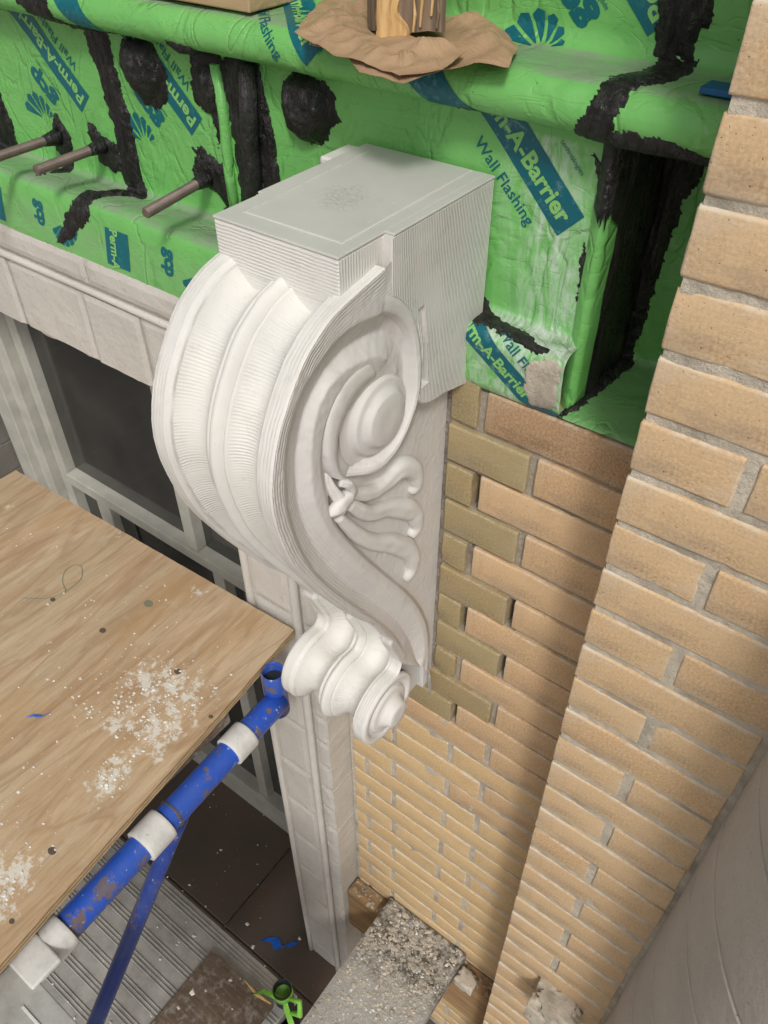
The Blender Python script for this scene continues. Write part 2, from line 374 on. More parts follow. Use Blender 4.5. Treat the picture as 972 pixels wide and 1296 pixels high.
# ------------------------------------------------------------------ bricks
def rough_face_block(w_, d_, h_, seed, nx=14, nz=6, r=.005, amp=.0012):
    """brick with an uneven, worn front grid (front is -y at y=0) and plain sides; origin at front face centre"""
    rs = random.Random(seed); ox, oz = rs.random()*50, rs.random()*50
    v = []; f = []; e = []; chips = []
    for _ in range(rs.choice((1, 2, 3))):
        s_ = rs.choice((-1, 1)); q_ = rs.uniform(-.5, .5)
        chips.append((s_*w_/2, q_*h_*.5, rs.uniform(.003, .005)) if rs.random() < .3 else (q_*w_, s_*h_/2, rs.uniform(.003, .008)))
    xs = np.linspace(-w_/2, w_/2, nx); xs[1] = xs[0]+.0018; xs[-2] = xs[-1]-.0018; xs[2] = xs[0]+.0036; xs[-3] = xs[-1]-.0036
    zs = np.linspace(-h_/2, h_/2, nz+2); zs[1] = zs[0]+.0018; zs[-2] = zs[-1]-.0018; zs[2] = zs[0]+.0036; zs[-3] = zs[-1]-.0036
    for j, z in enumerate(zs):
        for i, x in enumerate(xs):
            bx = (i in (0, nx-1)); bz = (j in (0, nz+1)); jx = jz = 0
            wv = fbm(x*45+ox, z*45, oz, 2)
            if bx or bz:
                jx = (.0012*n3(x*150+ox, z*150, 3)+(.0010 if bx else 0))*(1 if i < nx/2 else -1) if bx else 0
                jz = (.0016*n3(x*70+ox, z*90, 9)) if bz else 0
                yy = .0026+.0012*wv
            else:
                dx = min(x+w_/2, w_/2-x); dz = min(z+h_/2, h_/2-z); dd = min(dx, dz)
                yy = amp*wv+(.0003 if dd < .003 else 0)
                jx, jz = .0008*n3(x*90, z*90+ox, 1), .0008*n3(x*90, z*90+ox, 5)
            for cx_, cz_, cr_ in chips:
                yy += .0035*math.exp(-((x-cx_)**2+(z-cz_)**2)/cr_**2)
                if bx or bz: g_ = .22*cr_*math.exp(-((x-cx_)**2+(z-cz_)**2)/cr_**2); jz += (-g_*(1 if z > 0 else -1)) if (bz and not bx) else 0; jx += (-g_*(1 if x > 0 else -1)) if (bx and not bz) else 0
            if bx and bz: jx += (.0025 if i == 0 else -.0025); jz += (.002 if j == 0 else -.002)
            v.append((x+jx, yy, z+jz)); e.append(1.0 if (bx or bz) else (.6 if (i in (1, nx-2) or j in (1, nz)) else (.4 if (i in (2, nx-3) or j in (2, nz-1)) else 0)))
    for j in range(nz+1):
        for i in range(nx-1):
            a = j*nx+i; f.append((a, a+1, a+nx+1, a+nx))
    # ring to the back
    ring = [i for i in range(nx)]+[j*nx+nx-1 for j in range(1, nz+2)]+[(nz+1)*nx+i for i in range(nx-2, -1, -1)]+[j*nx for j in range(nz, 0, -1)]
    base = len(v)
    for a in ring: v.append((v[a][0], d_, v[a][2])); e.append(0)
    for k in range(len(ring)):
        k2 = (k+1) % len(ring); f.append((ring[k2], ring[k], base+k, base+k2))
    f.append(tuple(range(base+len(ring)-1, base-1, -1)))
    me = bpy.data.meshes.new('brick'); me.from_pydata(v, [], f)
    at = me.attributes.new('edge', 'FLOAT', 'POINT'); at.data.foreach_set('value', e)
    bm = bmesh.new(); bm.from_mesh(me); bmesh.ops.recalc_face_normals(bm, faces=bm.faces); bm.to_mesh(me); bm.free()
    for p in me.polygons: p.use_smooth = len(p.vertices) == 4 and abs(p.normal.y) > .35
    return me
_bc = {}
def brick_at(x0, x1, z0, z1, yf, depth, mat, parent, name='brick', tilt=1.0, label=None):
    w_, h_ = x1-x0, z1-z0; key = (round(w_*200), round(h_*400), mat.name, random.randrange(7))
    if key not in _bc:
        me = rough_face_block(w_, depth, h_, hash(key) % 999, nx=max(8, int(w_/.012)), nz=6); me.materials.append(mat); _bc[key] = (me, w_, h_)
    me, mw, mh = _bc[key]
    o = bpy.data.objects.new(name, me); scn.collection.objects.link(o); o.parent = parent
    o.location = ((x0+x1)/2, yf+random.uniform(-.0012, .0012)*tilt, (z0+z1)/2); o.scale = (w_/mw, 1, h_/mh)
    o.rotation_euler = (random.uniform(-.006, .006)*tilt, random.uniform(-.005, .005)*tilt, random.uniform(-.006, .006)*tilt)
    if label: o['label'] = label
    return o
def mortar_sheet(name, x0, x1, z0, z1, y, depth, mat, parent, step=.006, amp=.0016, holes=()):
    nx = int((x1-x0)/step)+2; nz = int((z1-z0)/step)+2; v = []; f = []
    for j in range(nz):
        z = z0+(z1-z0)*j/(nz-1)
        for i in range(nx):
            x = x0+(x1-x0)*i/(nx-1)
            hd = .035 if any(a < x < b and c < z < d for a, b, c, d in holes) else 0
            v.append((x, y+hd+amp*fbm(x*90, z*90, 2, 2)+amp*1.2*fbm(x*17, z*17, 5, 2), z))
    for j in range(nz-1):
        for i in range(nx-1):
            a = j*nx+i; f.append((a, a+1, a+nx+1, a+nx))
    b = len(v); v += [(x0, y+depth, z0), (x1, y+depth, z0), (x1, y+depth, z1), (x0, y+depth, z1)]
    f += [tuple(range(nx-1, -1, -1))+(b, b+1), tuple(range((nz-1)*nx, nz*nx))+(b+2, b+3), (b, b+3, b+2, b+1),
          tuple(j*nx for j in range(nz))+(b+3, b), tuple(j*nx+nx-1 for j in range(nz-1, -1, -1))+(b+1, b+2)]
    return pyd(name, v, f, mat, parent)
CH = .0677; FLOOR = -3.05
YW = .745; YP = .635
# recessed wall
wall = thing('brick_wall', 'recessed tan brick wall between the white scroll bracket and the nearer brick pier', 'wall')
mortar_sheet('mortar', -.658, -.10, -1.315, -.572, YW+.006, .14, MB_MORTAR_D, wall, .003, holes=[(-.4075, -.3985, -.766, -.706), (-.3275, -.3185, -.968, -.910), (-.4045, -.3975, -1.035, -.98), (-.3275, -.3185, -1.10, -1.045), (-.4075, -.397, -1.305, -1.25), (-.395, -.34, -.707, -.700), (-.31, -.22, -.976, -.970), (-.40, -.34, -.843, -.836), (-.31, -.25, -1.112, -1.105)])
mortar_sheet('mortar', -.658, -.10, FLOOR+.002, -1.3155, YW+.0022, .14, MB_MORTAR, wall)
k = 0; ztop = -.567
while ztop-.0677*k > FLOOR+.07:
    z1 = ztop-CH*k; z0 = z1-CH+.0078
    odd = k % 2
    if k == 0: js = [-.4035]
    elif odd: js = [-.535, -.323]        # long olive brick then long tan brick
    else: js = [-.612, -.401]
    lo = -.654
    xs = [x for x in js if x > lo+.02] + [js[-1]+.212]
    if k and js[0]-.212 > lo+.02: xs = [js[0]-.212]+xs
    prev = lo
    for x in xs+[0]:
        a = prev+.0045; b = min(x-.0045, -.105)
        if b-a > .02:
            ol = (.0 if k < 1 else 0); is_ol = (k <= 10 and b < -.31 and (a > -.62 or k < 1))
            if k <= 9 and b < -.45: is_ol = None         # hidden behind the bracket
            if k in (9, 10) and a < -.5 and b < -.5: is_ol = False
            if is_ol is True and a < -.45: a = -.45 if k <= 8 else -.53
            if k == 10: is_ol = False if b > -.39 else is_ol
            if is_ol is not None:
                dz = .02 if (k == 0 and is_ol) else 0
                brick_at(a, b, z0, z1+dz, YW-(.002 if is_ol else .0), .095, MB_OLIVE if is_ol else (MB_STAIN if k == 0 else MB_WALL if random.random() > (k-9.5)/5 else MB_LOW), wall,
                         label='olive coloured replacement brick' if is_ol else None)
        prev = x
        if x > -.11: break
    k += 1
# cement stub on top of the first olive header
def lump(name, c, s, seed, mat, parent=None, sub=4, amp=.35, freq=1.8):
    bm = bmesh.new(); bmesh.ops.create_icosphere(bm, subdivisions=sub, radius=1)
    for v in bm.verts:
        p = v.co; d = 1+amp*fbm(p.x*freq+seed, p.y*freq, p.z*freq, 3)
        q = Vector((max(-.72, min(.72, p.x*d)), max(-.72, min(.72, p.y*d)), max(-.72, min(.72, p.z*d))))
        v.co = Vector((c[0]+q.x*s[0]*1.35, c[1]+q.y*s[1]*1.35, c[2]+q.z*s[2]*1.35))
    return bm_obj(name, bm, mat, parent, True)
lump('cement_stub', (-.428, .775, -.532), (.024, .033, .026), 3, MB_MORTAR, wall)

# near pier
pier = thing('brick_pier', 'nearer buff brick pier at the right running the full height of the picture', 'pier')
mortar_sheet('mortar', -.1715, .062, FLOOR+.002, .30, YP+.0026, .32, MB_MORTAR, pier, .005, .0014)
zj = -.172+CH*7; k = 0
while zj-CH*k > FLOOR+.07:
    z1 = zj-CH*k-.0046; z0 = zj-CH*(k+1)+.0046
    mid = ((k-7-4) % 2 == 0)
    e = .047+random.uniform(-.003, .002)
    if mid:
        brick_at(-.1755, -.0745, z0, z1, YP, .095, MB_BRICK, pier); brick_at(-.0635, e, z0, z1, YP, .095, MB_BRICK, pier)
    else: brick_at(-.1755, e, z0, z1, YP, .095, MB_BRICK, pier)
    brick_at(-.1755, -.09, z0, z1, YP+.106, .2, MB_BRICK, pier)
    k += 1
lump('mortar_lump', (-.035, .612, -1.83), (.05, .04, .045), 8, MB_MORTAR, pier, 5, .6, 2.2)

# round stone column beside the pier
col = thing('stone_column', 'rounded grey limestone column at the lower right corner against the brick pier', 'column')
RC = .34; CXc, CYc = .052+RC, YP+.02
zs = [-.45, -.62, -.79, -.959, -1.085, -1.278, -1.42, -1.60, -1.80, -2.0, -2.25, -2.5, -2.8, FLOOR+.002]
def drum(z1, z0, a0, a1, seed):
    n = 40; rr = RC+random.uniform(-.0015, .0015); prof = [(z0+.0022, rr-.005), (z0+.0030, rr-.001), (z0+.0045, rr), (z0+.008, rr), (z0+(z1-z0)*.5, rr), (z1-.008, rr), (z1-.0045, rr), (z1-.0030, rr-.001), (z1-.0022, rr-.005)]
    v = []; f = []; nz = len(prof)
    for z, r in prof:
        for i in range(n+1):
            a = a0+(a1-a0)*i/n; re = r-(.005 if i in (0, n) else 0)+.0012*fbm(a*9, z*12, seed, 2)
            v.append((CXc-re*math.cos(a), CYc-re*math.sin(a), z))
    m1 = n+1
    for j in range(nz-1):
        for i in range(n): f.append((j*m1+i, j*m1+i+1, (j+1)*m1+i+1, (j+1)*m1+i))
    b = len(v); v += [(CXc, CYc, prof[0][0]), (CXc, CYc, prof[-1][0])]
    for i in range(n): f.append((b, i+1, i)); f.append((b+1, (nz-1)*m1+i, (nz-1)*m1+i+1))
    f.append(tuple(j*m1 for j in range(nz))+(b+1, b)); f.append(tuple(j*m1+n for j in range(nz-1, -1, -1))+(b, b+1))
    o = pyd('stone', v, f, MS_COL, col)
    for p in o.data.polygons: p.use_smooth = len(p.vertices) == 4
for i in range(len(zs)-1):
    br = .86 if i % 2 else 1.15
    drum(zs[i], zs[i+1], 0.0, br, i); drum(zs[i], zs[i+1], br+.012, 2.2, i+30)
v, f = tube_mesh([(CXc, CYc, FLOOR+.003), (CXc, CYc, -.451)], [RC-.0045]*2, 96); o = pyd('mortar', v, f, MB_MORTAR, col, False)

# ------------------------------------------------------------------ membrane covered beam
beam = thing('membrane_wrapped_beam', 'wall beam wrapped in bright green printed waterproofing membrane with black mastic', 'wrapped beam')
class Surf:
    def __init__(self, prof, wr=1.0):
        P = np.array(prof, float); out = [P[0]]
        for a, b in zip(P[:-1], P[1:]):
            n = max(1, int(np.linalg.norm(b-a)/.006)); out += [a+(b-a)*t/n for t in range(1, n+1)]
        self.P = np.array(out)
        self.s = np.r_[0, np.cumsum(np.linalg.norm(np.diff(self.P, axis=0), axis=1))]
        self.L = self.s[-1]; self.wr = wr
    def nrm(self, s):
        e = .004; a = self.base(s-e); b = self.base(s+e); t = b-a; t /= (np.linalg.norm(t)+1e-9)
        return np.array([t[1], -t[0]])*1.0
    def base(self, s):
        return np.array([np.interp(s, self.s, self.P[:, 0]), np.interp(s, self.s, self.P[:, 1])])
    def disp(self, x, s):
        return self.wr*(.0035*fbm(x*6, s*7, 3.1, 2)+.0012*fbm(x*22+s*14, s*16, 7.7, 2))
    def at(self, x, s, off=0):
        p = self.base(s); n = self.nrm(s); d = self.disp(x, s)+off
        return (x, p[0]+n[0]*d, p[1]+n[1]*d)
    def s_at(self, y=None, z=None, lo=0):
        """arc position whose z (or y) is nearest, from position lo on"""
        k = np.where(self.s >= lo)[0]; c = abs(self.P[k, 1]-z) if z is not None else 0
        if y is not None: c = c+abs(self.P[k, 0]-y)
        return float(self.s[k[np.argmin(c)]])
roll = [(.838, .45), (.838, -.185), (.832, -.198), (.82, -.203), (.760, -.2035), (.750, -.2055), (.741, -.211), (.7345, -.220), (.7325, -.230), (.736, -.240), (.744, -.2475), (.756, -.2505), (.772, -.253), (.779, -.257), (.780, -.265)]
profL = roll+[(.780, -.465), (.778, -.474), (.771, -.479), (.715, -.4705), (.704, -.4715), (.696, -.477), (.692, -.486), (.680, -.550), (.679, -.560)]
profB = roll+[(.780, -.465), (.778, -.474), (.771, -.479), (.752, -.478), (.744, -.480), (.738, -.486), (.736, -.494), (.742, -.555), (.748, -.566), (.77, -.568)]
profR = roll[:-3]+[(.80, -.254), (.89, -.258), (.90, -.27), (.905, -.548), (.895, -.556), (.87, -.558), (.752, -.559), (.746, -.562)]
SL, SB, SR = Surf(profL), Surf(profB), Surf(profR, .55)
def sheet(name, S, x0, x1, step=.006, s1=None):
    nx = int((x1-x0)/step)+1; L = s1 or S.L; ns = int(L/.005)+1; v = []; f = []; du = []; sm = []
    for j in range(ns):
        s = L*j/(ns-1); b = S.base(s)
        for i in range(nx):
            x = x0+(x1-x0)*i/(nx-1); v.append(S.at(x, s))
            ledge = 1.0 if (-.207 < b[1] < -.199 and b[0] > .745) else 0
            low = .9 if (-.484 < b[1] < -.468 and .70 < b[0] < .778 and s > .2) else 0
            if S is SR and b[1] < -.55: low = .55
            d = max(ledge, low)*.95
            if b[1] < -.50 and b[0] < .70: d = max(d, .45*max(0, 1-abs(b[1]+.53)/.05))
            du.append(d)
            q = 0
            if x > -.43 and x < -.30 and b[0] > .775 and -.47 < b[1] < -.27:
                q = max(0, 1-abs((x+.36)+(b[1]+.36)*.25)/.075)*1.0
            if S is SB and b[1] < -.468: q = .95 if x > -.40 else .6
            sm.append(q)
    for j in range(ns-1):
        for i in range(nx-1):
            a = j*nx+i; f.append((a, a+nx, a+nx+1, a+1))
    o = pyd(name, v, f, MG, beam, True)
    for nm, dat in (('dust', du), ('smear', sm)):
        at = o.data.attributes.new(nm, 'FLOAT', 'POINT'); at.data.foreach_set('value', dat)
    return o
sheet('membrane_sheet', SL, -1.90, -.50)
sheet('membrane_sheet', SB, -.50, -.300)
sheet('membrane_sheet', SR, -.300, .10)
# folded right edge of the web: a rounded return into the deeper bay
def fold(name, x, r, z0, z1, y, mat):
    v = []; f = []; n = 12; rows = 50
    for j in range(rows+1):
        z = z0+(z1-z0)*j/rows; dx = .002*fbm(1, 1, z*20, 2)
        pts = [(x-.012+dx, y-.001)]
        for i in range(n+1):
            a = math.pi/2-math.pi*.5*i/n+0; pts.append((x+dx+r*math.cos(a)-.0, y-.003-r*math.sin(a)+r*.0))
        pts.append((x+r+dx, y+.02))
        v += [(p[0], p[1], z) for p in pts]
    m1 = n+3
    for j in range(rows):
        for i in range(m1-1): f.append((j*m1+i, j*m1+i+1, (j+1)*m1+i+1, (j+1)*m1+i))
    if mat is MK:
        v = [(p_[0]+.0012*n3(p_[0]*200, p_[1]*200, p_[2]*90), p_[1]-.0016+.0015*n3(p_[2]*120, p_[1]*150, 1), p_[2]+(.035*n3(q_*.8, 1.7, 0)+.01*n3(q_*2.3, 1, 1) if q_ < m1 else 0)) for q_, p_ in enumerate(v)]
    o = pyd(name, v, f, mat, beam, True)
    for nm in ('dust', 'smear'): o.data.attributes.new(nm, 'FLOAT', 'POINT')
    return o
fold('membrane_fold', -.303, .0088, -.57, -.252, .779, MG)
fold('black_mastic', -.3025, .0105, -.325, -.256, .778, MK)
v = []; f = []
for j in range(61):
    z = -.57+(.318)*j/60
    for i in range(15):
        y = .789+.118*i/14; v.append((-.2945+.006*fbm(y*40, z*18, 4, 3)+.004*n3(y*130, z*12, 1)+(.004 if i > 1 else -.002), y, z))
for j in range(60):
    for i in range(14): a = j*15+i; f.append((a, a+1, a+16, a+15))
pyd('black_mastic', v, f, MK, beam, True)
tube('membrane_fold', [(-.845, .778, -.475), (-.846, .776, -.40), (-.843, .777, -.33), (-.846, .776, -.268)], .0075, MG, beam)

def warp_flat(o_mesh, S, fn, off, maxlen=.008):
    """take a flat mesh in (u, v), subdivide and lay it on surface S through fn(u, v) -> (x, s)"""
    bm = bmesh.new(); bm.from_mesh(o_mesh); bmesh.ops.triangulate(bm, faces=bm.faces[:])
    for _ in range(5):
        le = [e for e in bm.edges if e.calc_length() > maxlen]
        if not le: break
        bmesh.ops.subdivide_edges(bm, edges=le, cuts=1); bmesh.ops.triangulate(bm, faces=bm.faces[:])
    kill = []
    for v in bm.verts:
        x, s = fn(v.co.x, v.co.y); v.co = Vector(S.at(x, s, off))
    bm.to_mesh(o_mesh); bm.free()
def text_mesh(txt, size, width=None, bold=.02):
    cu = bpy.data.curves.new('t', 'FONT'); cu.body = txt; cu.size = size; cu.offset = bold*size; cu.resolution_u = 3
    o = bpy.data.objects.new('t', cu); scn.collection.objects.link(o); bpy.context.view_layer.update()
    dg = bpy.context.evaluated_depsgraph_get(); me = bpy.data.meshes.new_from_object(o.evaluated_get(dg)); bpy.data.objects.remove(o)
    xs = [v.co.x for v in me.vertices]; wd = max(xs)-min(xs); k = (width/wd) if width else 1
    for v in me.vertices: v.co.x = (v.co.x-min(xs))*k
    me.materials.clear(); return me
def flat_poly(polys):
    v = []; f = []
    for p in polys:
        b = len(v); v += [(a, c, 0) for a, c in p]; f.append(tuple(range(b, b+len(p))))
    me = bpy.data.meshes.new('p'); me.from_pydata(v, [], f); return me
def print_piece(name, me, S, fn, off, mat):
    warp_flat(me, S, fn, off); me.name = name; return link(name, me, mat, beam)
R2 = math.sqrt(.5)
def frame(S, x, z, ang, lo=.66, s=None):
    """u axis at ang (degrees, in x / up), anchored at x and height z; returns (u, v) -> (x, s)"""
    s0 = S.s_at(z=z, lo=lo) if s is None else s
    if s is None: s0 += (S.base(s0)[1]-z)
    ca, sa = math.cos(math.radians(ang)), math.sin(math.radians(ang))
    return lambda u, v: (x+u*ca-v*sa, s0-(u*sa+v*ca))
def printed_set(S, fn, start=.0, length=.22, txtpos=.006, wf=(.036, -.020), gcp=(.044, .072), fan=(.050, .132), parts='swgf', worn=False):
    w_ = .038; mt = MTW if worn else MT
    if 's' in parts:
        me = flat_poly([[(start, 0), (start+length, 0), (start+length, w_), (start, w_)]]); print_piece('printed_stripe', me, S, fn, .0007, mt)
        me = text_mesh('Perm-A-Barrier', .0265, .172, .03); f2 = lambda u, v: fn(u+txtpos, v+.010); print_piece('lettering', me, S, f2, .0012, ML)
    if 'w' in parts:
        me = text_mesh('Wall Flashing', .0185, .105, .008); f2 = lambda u, v: fn(u+wf[0], v+wf[1]); print_piece('lettering', me, S, f2, .0008, MT)
    if 'g' in parts:
        me = text_mesh('gcp', .037, .064, .045); f2 = lambda u, v: fn(u+gcp[0], v+gcp[1]); print_piece('lettering', me, S, f2, .0008, MT)
        me = text_mesh('applied technologies', .0065, .062, .0); f2 = lambda u, v: fn(u+gcp[0]+.0, v+gcp[1]-.016); print_piece('lettering', me, S, f2, .0008, MT)
    if 'f' in parts:
        polys = []
        for i in range(6):
            a0 = math.radians(34-i*24); a1 = a0-math.radians(19.5); r = [.053, .050, .045, .039, .032, .026][i]; r0 = .012
            c = lambda a, r_: (fan[0]+r_*math.cos(a), fan[1]+r_*math.sin(a))
            polys.append([c((a0+a1)/2+.03, r0), c(a0, r*.93), c((a0+a1)/2, r), c(a1, r*.90), c((a0+a1)/2-.03, r0)])
        print_piece('printed_fan_logo', flat_poly(polys), S, fn, .0008, MT)
printed_set(SL, frame(SL, -1.133, -.353, 135), length=.30)
printed_set(SL, frame(SL, -.890, -.342, 135), length=.30)
fn3 = frame(SB, -.351, -.365, -45); printed_set(SB, lambda u, v: fn3(u-.30, v), length=.30, txtpos=.120, wf=(.168, -.026), parts='sw', worn=True)
me = text_mesh('technologies', .0075, .04, 0); print_piece('lettering', me, SB, lambda u, v: fn3(u-.075, v+.058), .0008, MT)
printed_set(SR if False else SB, frame(SB, -.289, -.156, 135, lo=.0), length=.30, parts='')
# prints on the upper wall stay on its flat part
for S_, x_, z_ in ((SB, -.289, -.156),):
    printed_set(S_, frame(S_, x_, z_, 135, lo=0), length=.35)
fnr = frame(SL, -.655, -.236, -45, lo=.60); printed_set(SL, lambda u, v: fnr(u-.30, v), length=.30, txtpos=.116, wf=(.165, -.030), parts='sw')
# slope prints, turned so that they read down the slope
sE = SL.L-.012
for x0 in (-.985, -1.30):
    fs = frame(SL, x0, 0, -90, s=sE-.052); me = flat_poly([[(0, 0), (.055, 0), (.055, -.052), (0, -.052)]]); print_piece('printed_stripe', me, SL, fs, .0008, MT)
    me = text_mesh('Perm-A', .024, .06, .03); print_piece('lettering', me, SL, lambda u, v, fs=fs: fs(u+.0, v-.040), .0014, ML)
for x0 in (-1.205, -.905):
    fs = frame(SL, x0, 0, -90, s=sE-.055); me = text_mesh('gcp', .034, .040, .045); print_piece('lettering', me, SL, lambda u, v, fs=fs: fs(u, v), .0008, MT)
    polys = []
    for i in range(7):
        a0 = math.radians(170-i*24); a1 = a0-math.radians(20); c = lambda a, r_: (r_*math.cos(a), r_*math.sin(a)); r = .036-.001*i
        polys.append([c((a0+a1)/2+.05, .004), c(a0, r), c((a0+a1)/2, r*1.04), c(a1, r), c((a0+a1)/2-.05, .004)])
    fa = frame(SL, x0+.062, 0, 200, s=sE-.030); print_piece('printed_fan_logo', flat_poly(polys), SL, lambda u, v, fa=fa: fa(u, v), .0008, MT)

# black mastic patches
def inside(P, X, Y):
    c = np.zeros(X.shape, bool); n = len(P)
    for i in range(n):
        x0, y0 = P[i]; x1, y1 = P[(i+1) % n]
        if y0 == y1: continue
        m = ((y0 > Y) != (y1 > Y)) & (X < (x1-x0)*(Y-y0)/(y1-y0)+x0); c ^= m
    return c
def polydist(P, X, Y, closed=True):
    d = np.full(X.shape, 1e9); n = len(P)
    for i in range(n if closed else n-1):
        a = P[i]; b = P[(i+1) % n]; ab = b-a; L2 = (ab**2).sum()+1e-12
        t = np.clip(((X-a[0])*ab[0]+(Y-a[1])*ab[1])/L2, 0, 1)
        d = np.minimum(d, (X-a[0]-t*ab[0])**2+(Y-a[1]-t*ab[1])**2)
    return np.sqrt(d)
def patch(name, S, poly, thick, seed=0, res=.0025, jag=.005, ridge=None, dome=None, mat=None, parent=None, edge=.006, rough=1.0, label=None):
    """thick spread of mastic on S; poly in (x, s); ridge = direction of trowel ridges"""
    P = np.array(poly, float); x0, s0 = P.min(0)-.015; x1, s1 = P.max(0)+.015
    nx = int((x1-x0)/res)+1; ns = int((s1-s0)/res)+1
    X, Y = np.meshgrid(np.linspace(x0, x1, nx), np.linspace(s0, s1, ns))
    d = polydist(P, X, Y); d = np.where(inside(P, X, Y), d, -d)
    H = np.zeros(X.shape)
    for j in range(ns):
        for i in range(nx):
            if d[j, i] < -jag*1.6: d[j, i] = -1; continue
            a, b = X[j, i], Y[j, i]
            d[j, i] += jag*(1.5*n3(a*26+seed, b*31, seed)+.8*n3(a*75+seed, b*90, seed)+.9*n3(a*170, b*150, seed+4)*n3(a*20, b*20, seed+2)*2+.55*n3(a*330, b*330, seed+9))
            if d[j, i] > 0:
                if ridge == 's': q = n3(a*110+seed, b*14, seed)+.5*n3(a*230, b*30, seed)
                elif ridge == 'x': q = n3(a*14+seed, b*120, seed)+.5*n3(a*30, b*230, seed)
                else: q = fbm(a*40+seed, b*40, seed, 4)*1.2
                q = q*rough
                h = thick*.75*min(1, d[j, i]/(edge*1.7))**.8*(1+.7*q)+.0007*n3(a*400, b*90, seed)+.0005
                if dome: 
                    cx, cs, r, hh = dome; rr = math.hypot(a-cx, (b-cs)*.9)/r
                    if rr < 1: h += hh*(1-rr*rr)**.6*(1+.55*fbm(a*45, b*45, seed, 4))
                H[j, i] = max(h, .0006)
    keep = d > 0; idx = -np.ones(X.shape, int); v = []; f = []
    need = np.zeros(X.shape, bool); need |= keep
    need[1:] |= keep[:-1]; need[:-1] |= keep[1:]; need[:, 1:] |= need[:, :-1].copy() & False
    need[:, 1:] |= keep[:, :-1]; need[:, :-1] |= keep[:, 1:]; need[1:, 1:] |= keep[:-1, :-1]; need[:-1, :-1] |= keep[1:, 1:]; need[1:, :-1] |= keep[:-1, 1:]; need[:-1, 1:] |= keep[1:, :-1]
    for j in range(ns):
        for i in range(nx):
            if need[j, i]:
                idx[j, i] = len(v); v.append(S.at(X[j, i], Y[j, i], H[j, i] if keep[j, i] else -.0025))
    for j in range(ns-1):
        for i in range(nx-1):
            q = (idx[j, i], idx[j+1, i], idx[j+1, i+1], idx[j, i+1])
            if min(q) >= 0 and (keep[j:j+2, i:i+2].any()): f.append(q)
    o = pyd(name, v, f, mat or MK, parent or beam, True)
    if label: o['label'] = label
    return o
def sz(S, z, lo=.66): 
    s = S.s_at(z=z, lo=lo); return s+(S.base(s)[1]-z)
def pz(S, pts, lo=.66): return [(x, sz(S, z, lo)) for x, z in pts]
sR = SL.s_at(y=.741, z=-.211); sU = SL.s_at(y=.744, z=-.2475)
sCr = SL.s_at(y=.704, z=-.4715)
# left seam, zigzagging down over the lower shelf
patch('black_mastic', SL, [(-1.215, sR-.06), (-1.105, sR-.06), (-1.110, sU-.008), (-1.085, sU+.0), (-1.10, sU+.012), (-1.16, sU-.004), (-1.19, sR+.01)], .004, 1, ridge='s')
patch('black_mastic', SL, [(-1.112, sU+.002), (-1.060, sU+.002)]+pz(SL, [(-1.060, -.30), (-1.045, -.36), (-1.045, -.42), (-1.040, -.466)])+[(-1.03, sCr-.06), (-1.05, sCr-.045), (-1.07, sCr-.02), (-1.073, sCr+.03), (-1.085, sCr+.045), (-1.15, SL.L-.004), (-1.165, SL.L-.008), (-1.125, sCr+.035), (-1.115, sCr+.02), (-1.108, sCr-.02), (-1.10, sCr-.03), (-1.075, sCr-.065)]+pz(SL, [(-1.090, -.465), (-1.088, -.44), (-1.092, -.36), (-1.105, -.30)]), .006, 2, ridge='s')
patch('black_mastic', SL, pz(SL, [(-1.46, -.33), (-1.385, -.345), (-1.365, -.42), (-1.365, -.474)])+[(-1.385, sCr-.05), (-1.46, sCr-.05)], .006, 3, ridge='s')
patch('black_mastic', SL, pz(SL, [(-1.232, -.392), (-1.212, -.415), (-1.213, -.452), (-1.226, -.468), (-1.250, -.466), (-1.262, -.444), (-1.250, -.41)]), .006, 4)
patch('black_mastic', SL, pz(SL, [(-1.150, -.388), (-1.125, -.405), (-1.085, -.41), (-1.085, -.452), (-1.108, -.462), (-1.142, -.45), (-1.158, -.41)]), .006, 5)
patch('black_mastic', SL, pz(SL, [(-.918, -.385), (-.885, -.385), (-.872, -.395), (-.852, -.395), (-.850, -.462), (-.868, -.465), (-.882, -.44), (-.905, -.435), (-.925, -.43)]), .007, 6, jag=.007)
patch('black_mastic', SL, pz(SL, [(-1.030, -.262), (-.965, -.262), (-.945, -.29), (-.950, -.325), (-.972, -.346), (-1.005, -.343), (-1.028, -.315), (-1.043, -.29)]), .006, 7, dome=(-.992, sz(SL, -.292), .036, .020), jag=.005, rough=1.2)
patch('black_mastic', SL, [(-.888, sU-.012)]+[(-.85, sU-.004)]+pz(SL, [(-.835, -.262), (-.818, -.27), (-.838, -.285), (-.842, -.33), (-.862, -.37), (-.868, -.34), (-.89, -.325), (-.905, -.30), (-.898, -.27)]), .007, 8, jag=.008, dome=(-.862, sz(SL, -.30), .026, .008))
patch('black_mastic', SL, pz(SL, [(-.745, -.275), (-.715, -.262), (-.672, -.262), (-.652, -.278), (-.650, -.302), (-.668, -.328), (-.695, -.338), (-.722, -.328), (-.740, -.300)]), .004, 9, dome=(-.698, sz(SL, -.295), .036, .024), jag=.005, rough=1.2)
patch('black_mastic', SL, pz(SL, [(-.835, -.258), (-.775, -.256), (-.765, -.30), (-.752, -.35), (-.755, -.42), (-.765, -.474), (-.835, -.474), (-.834, -.36), (-.838, -.30)]), .007, 10, ridge='s', jag=.004)
v, f = tube_mesh([(-.782, .768, -.258), (-.785, .764, -.33), (-.79, .764, -.42), (-.793, .768, -.475)], [.011, .012, .012, .011], 20); pyd('mastic_covered_pipe', v, f, MK, beam, True)
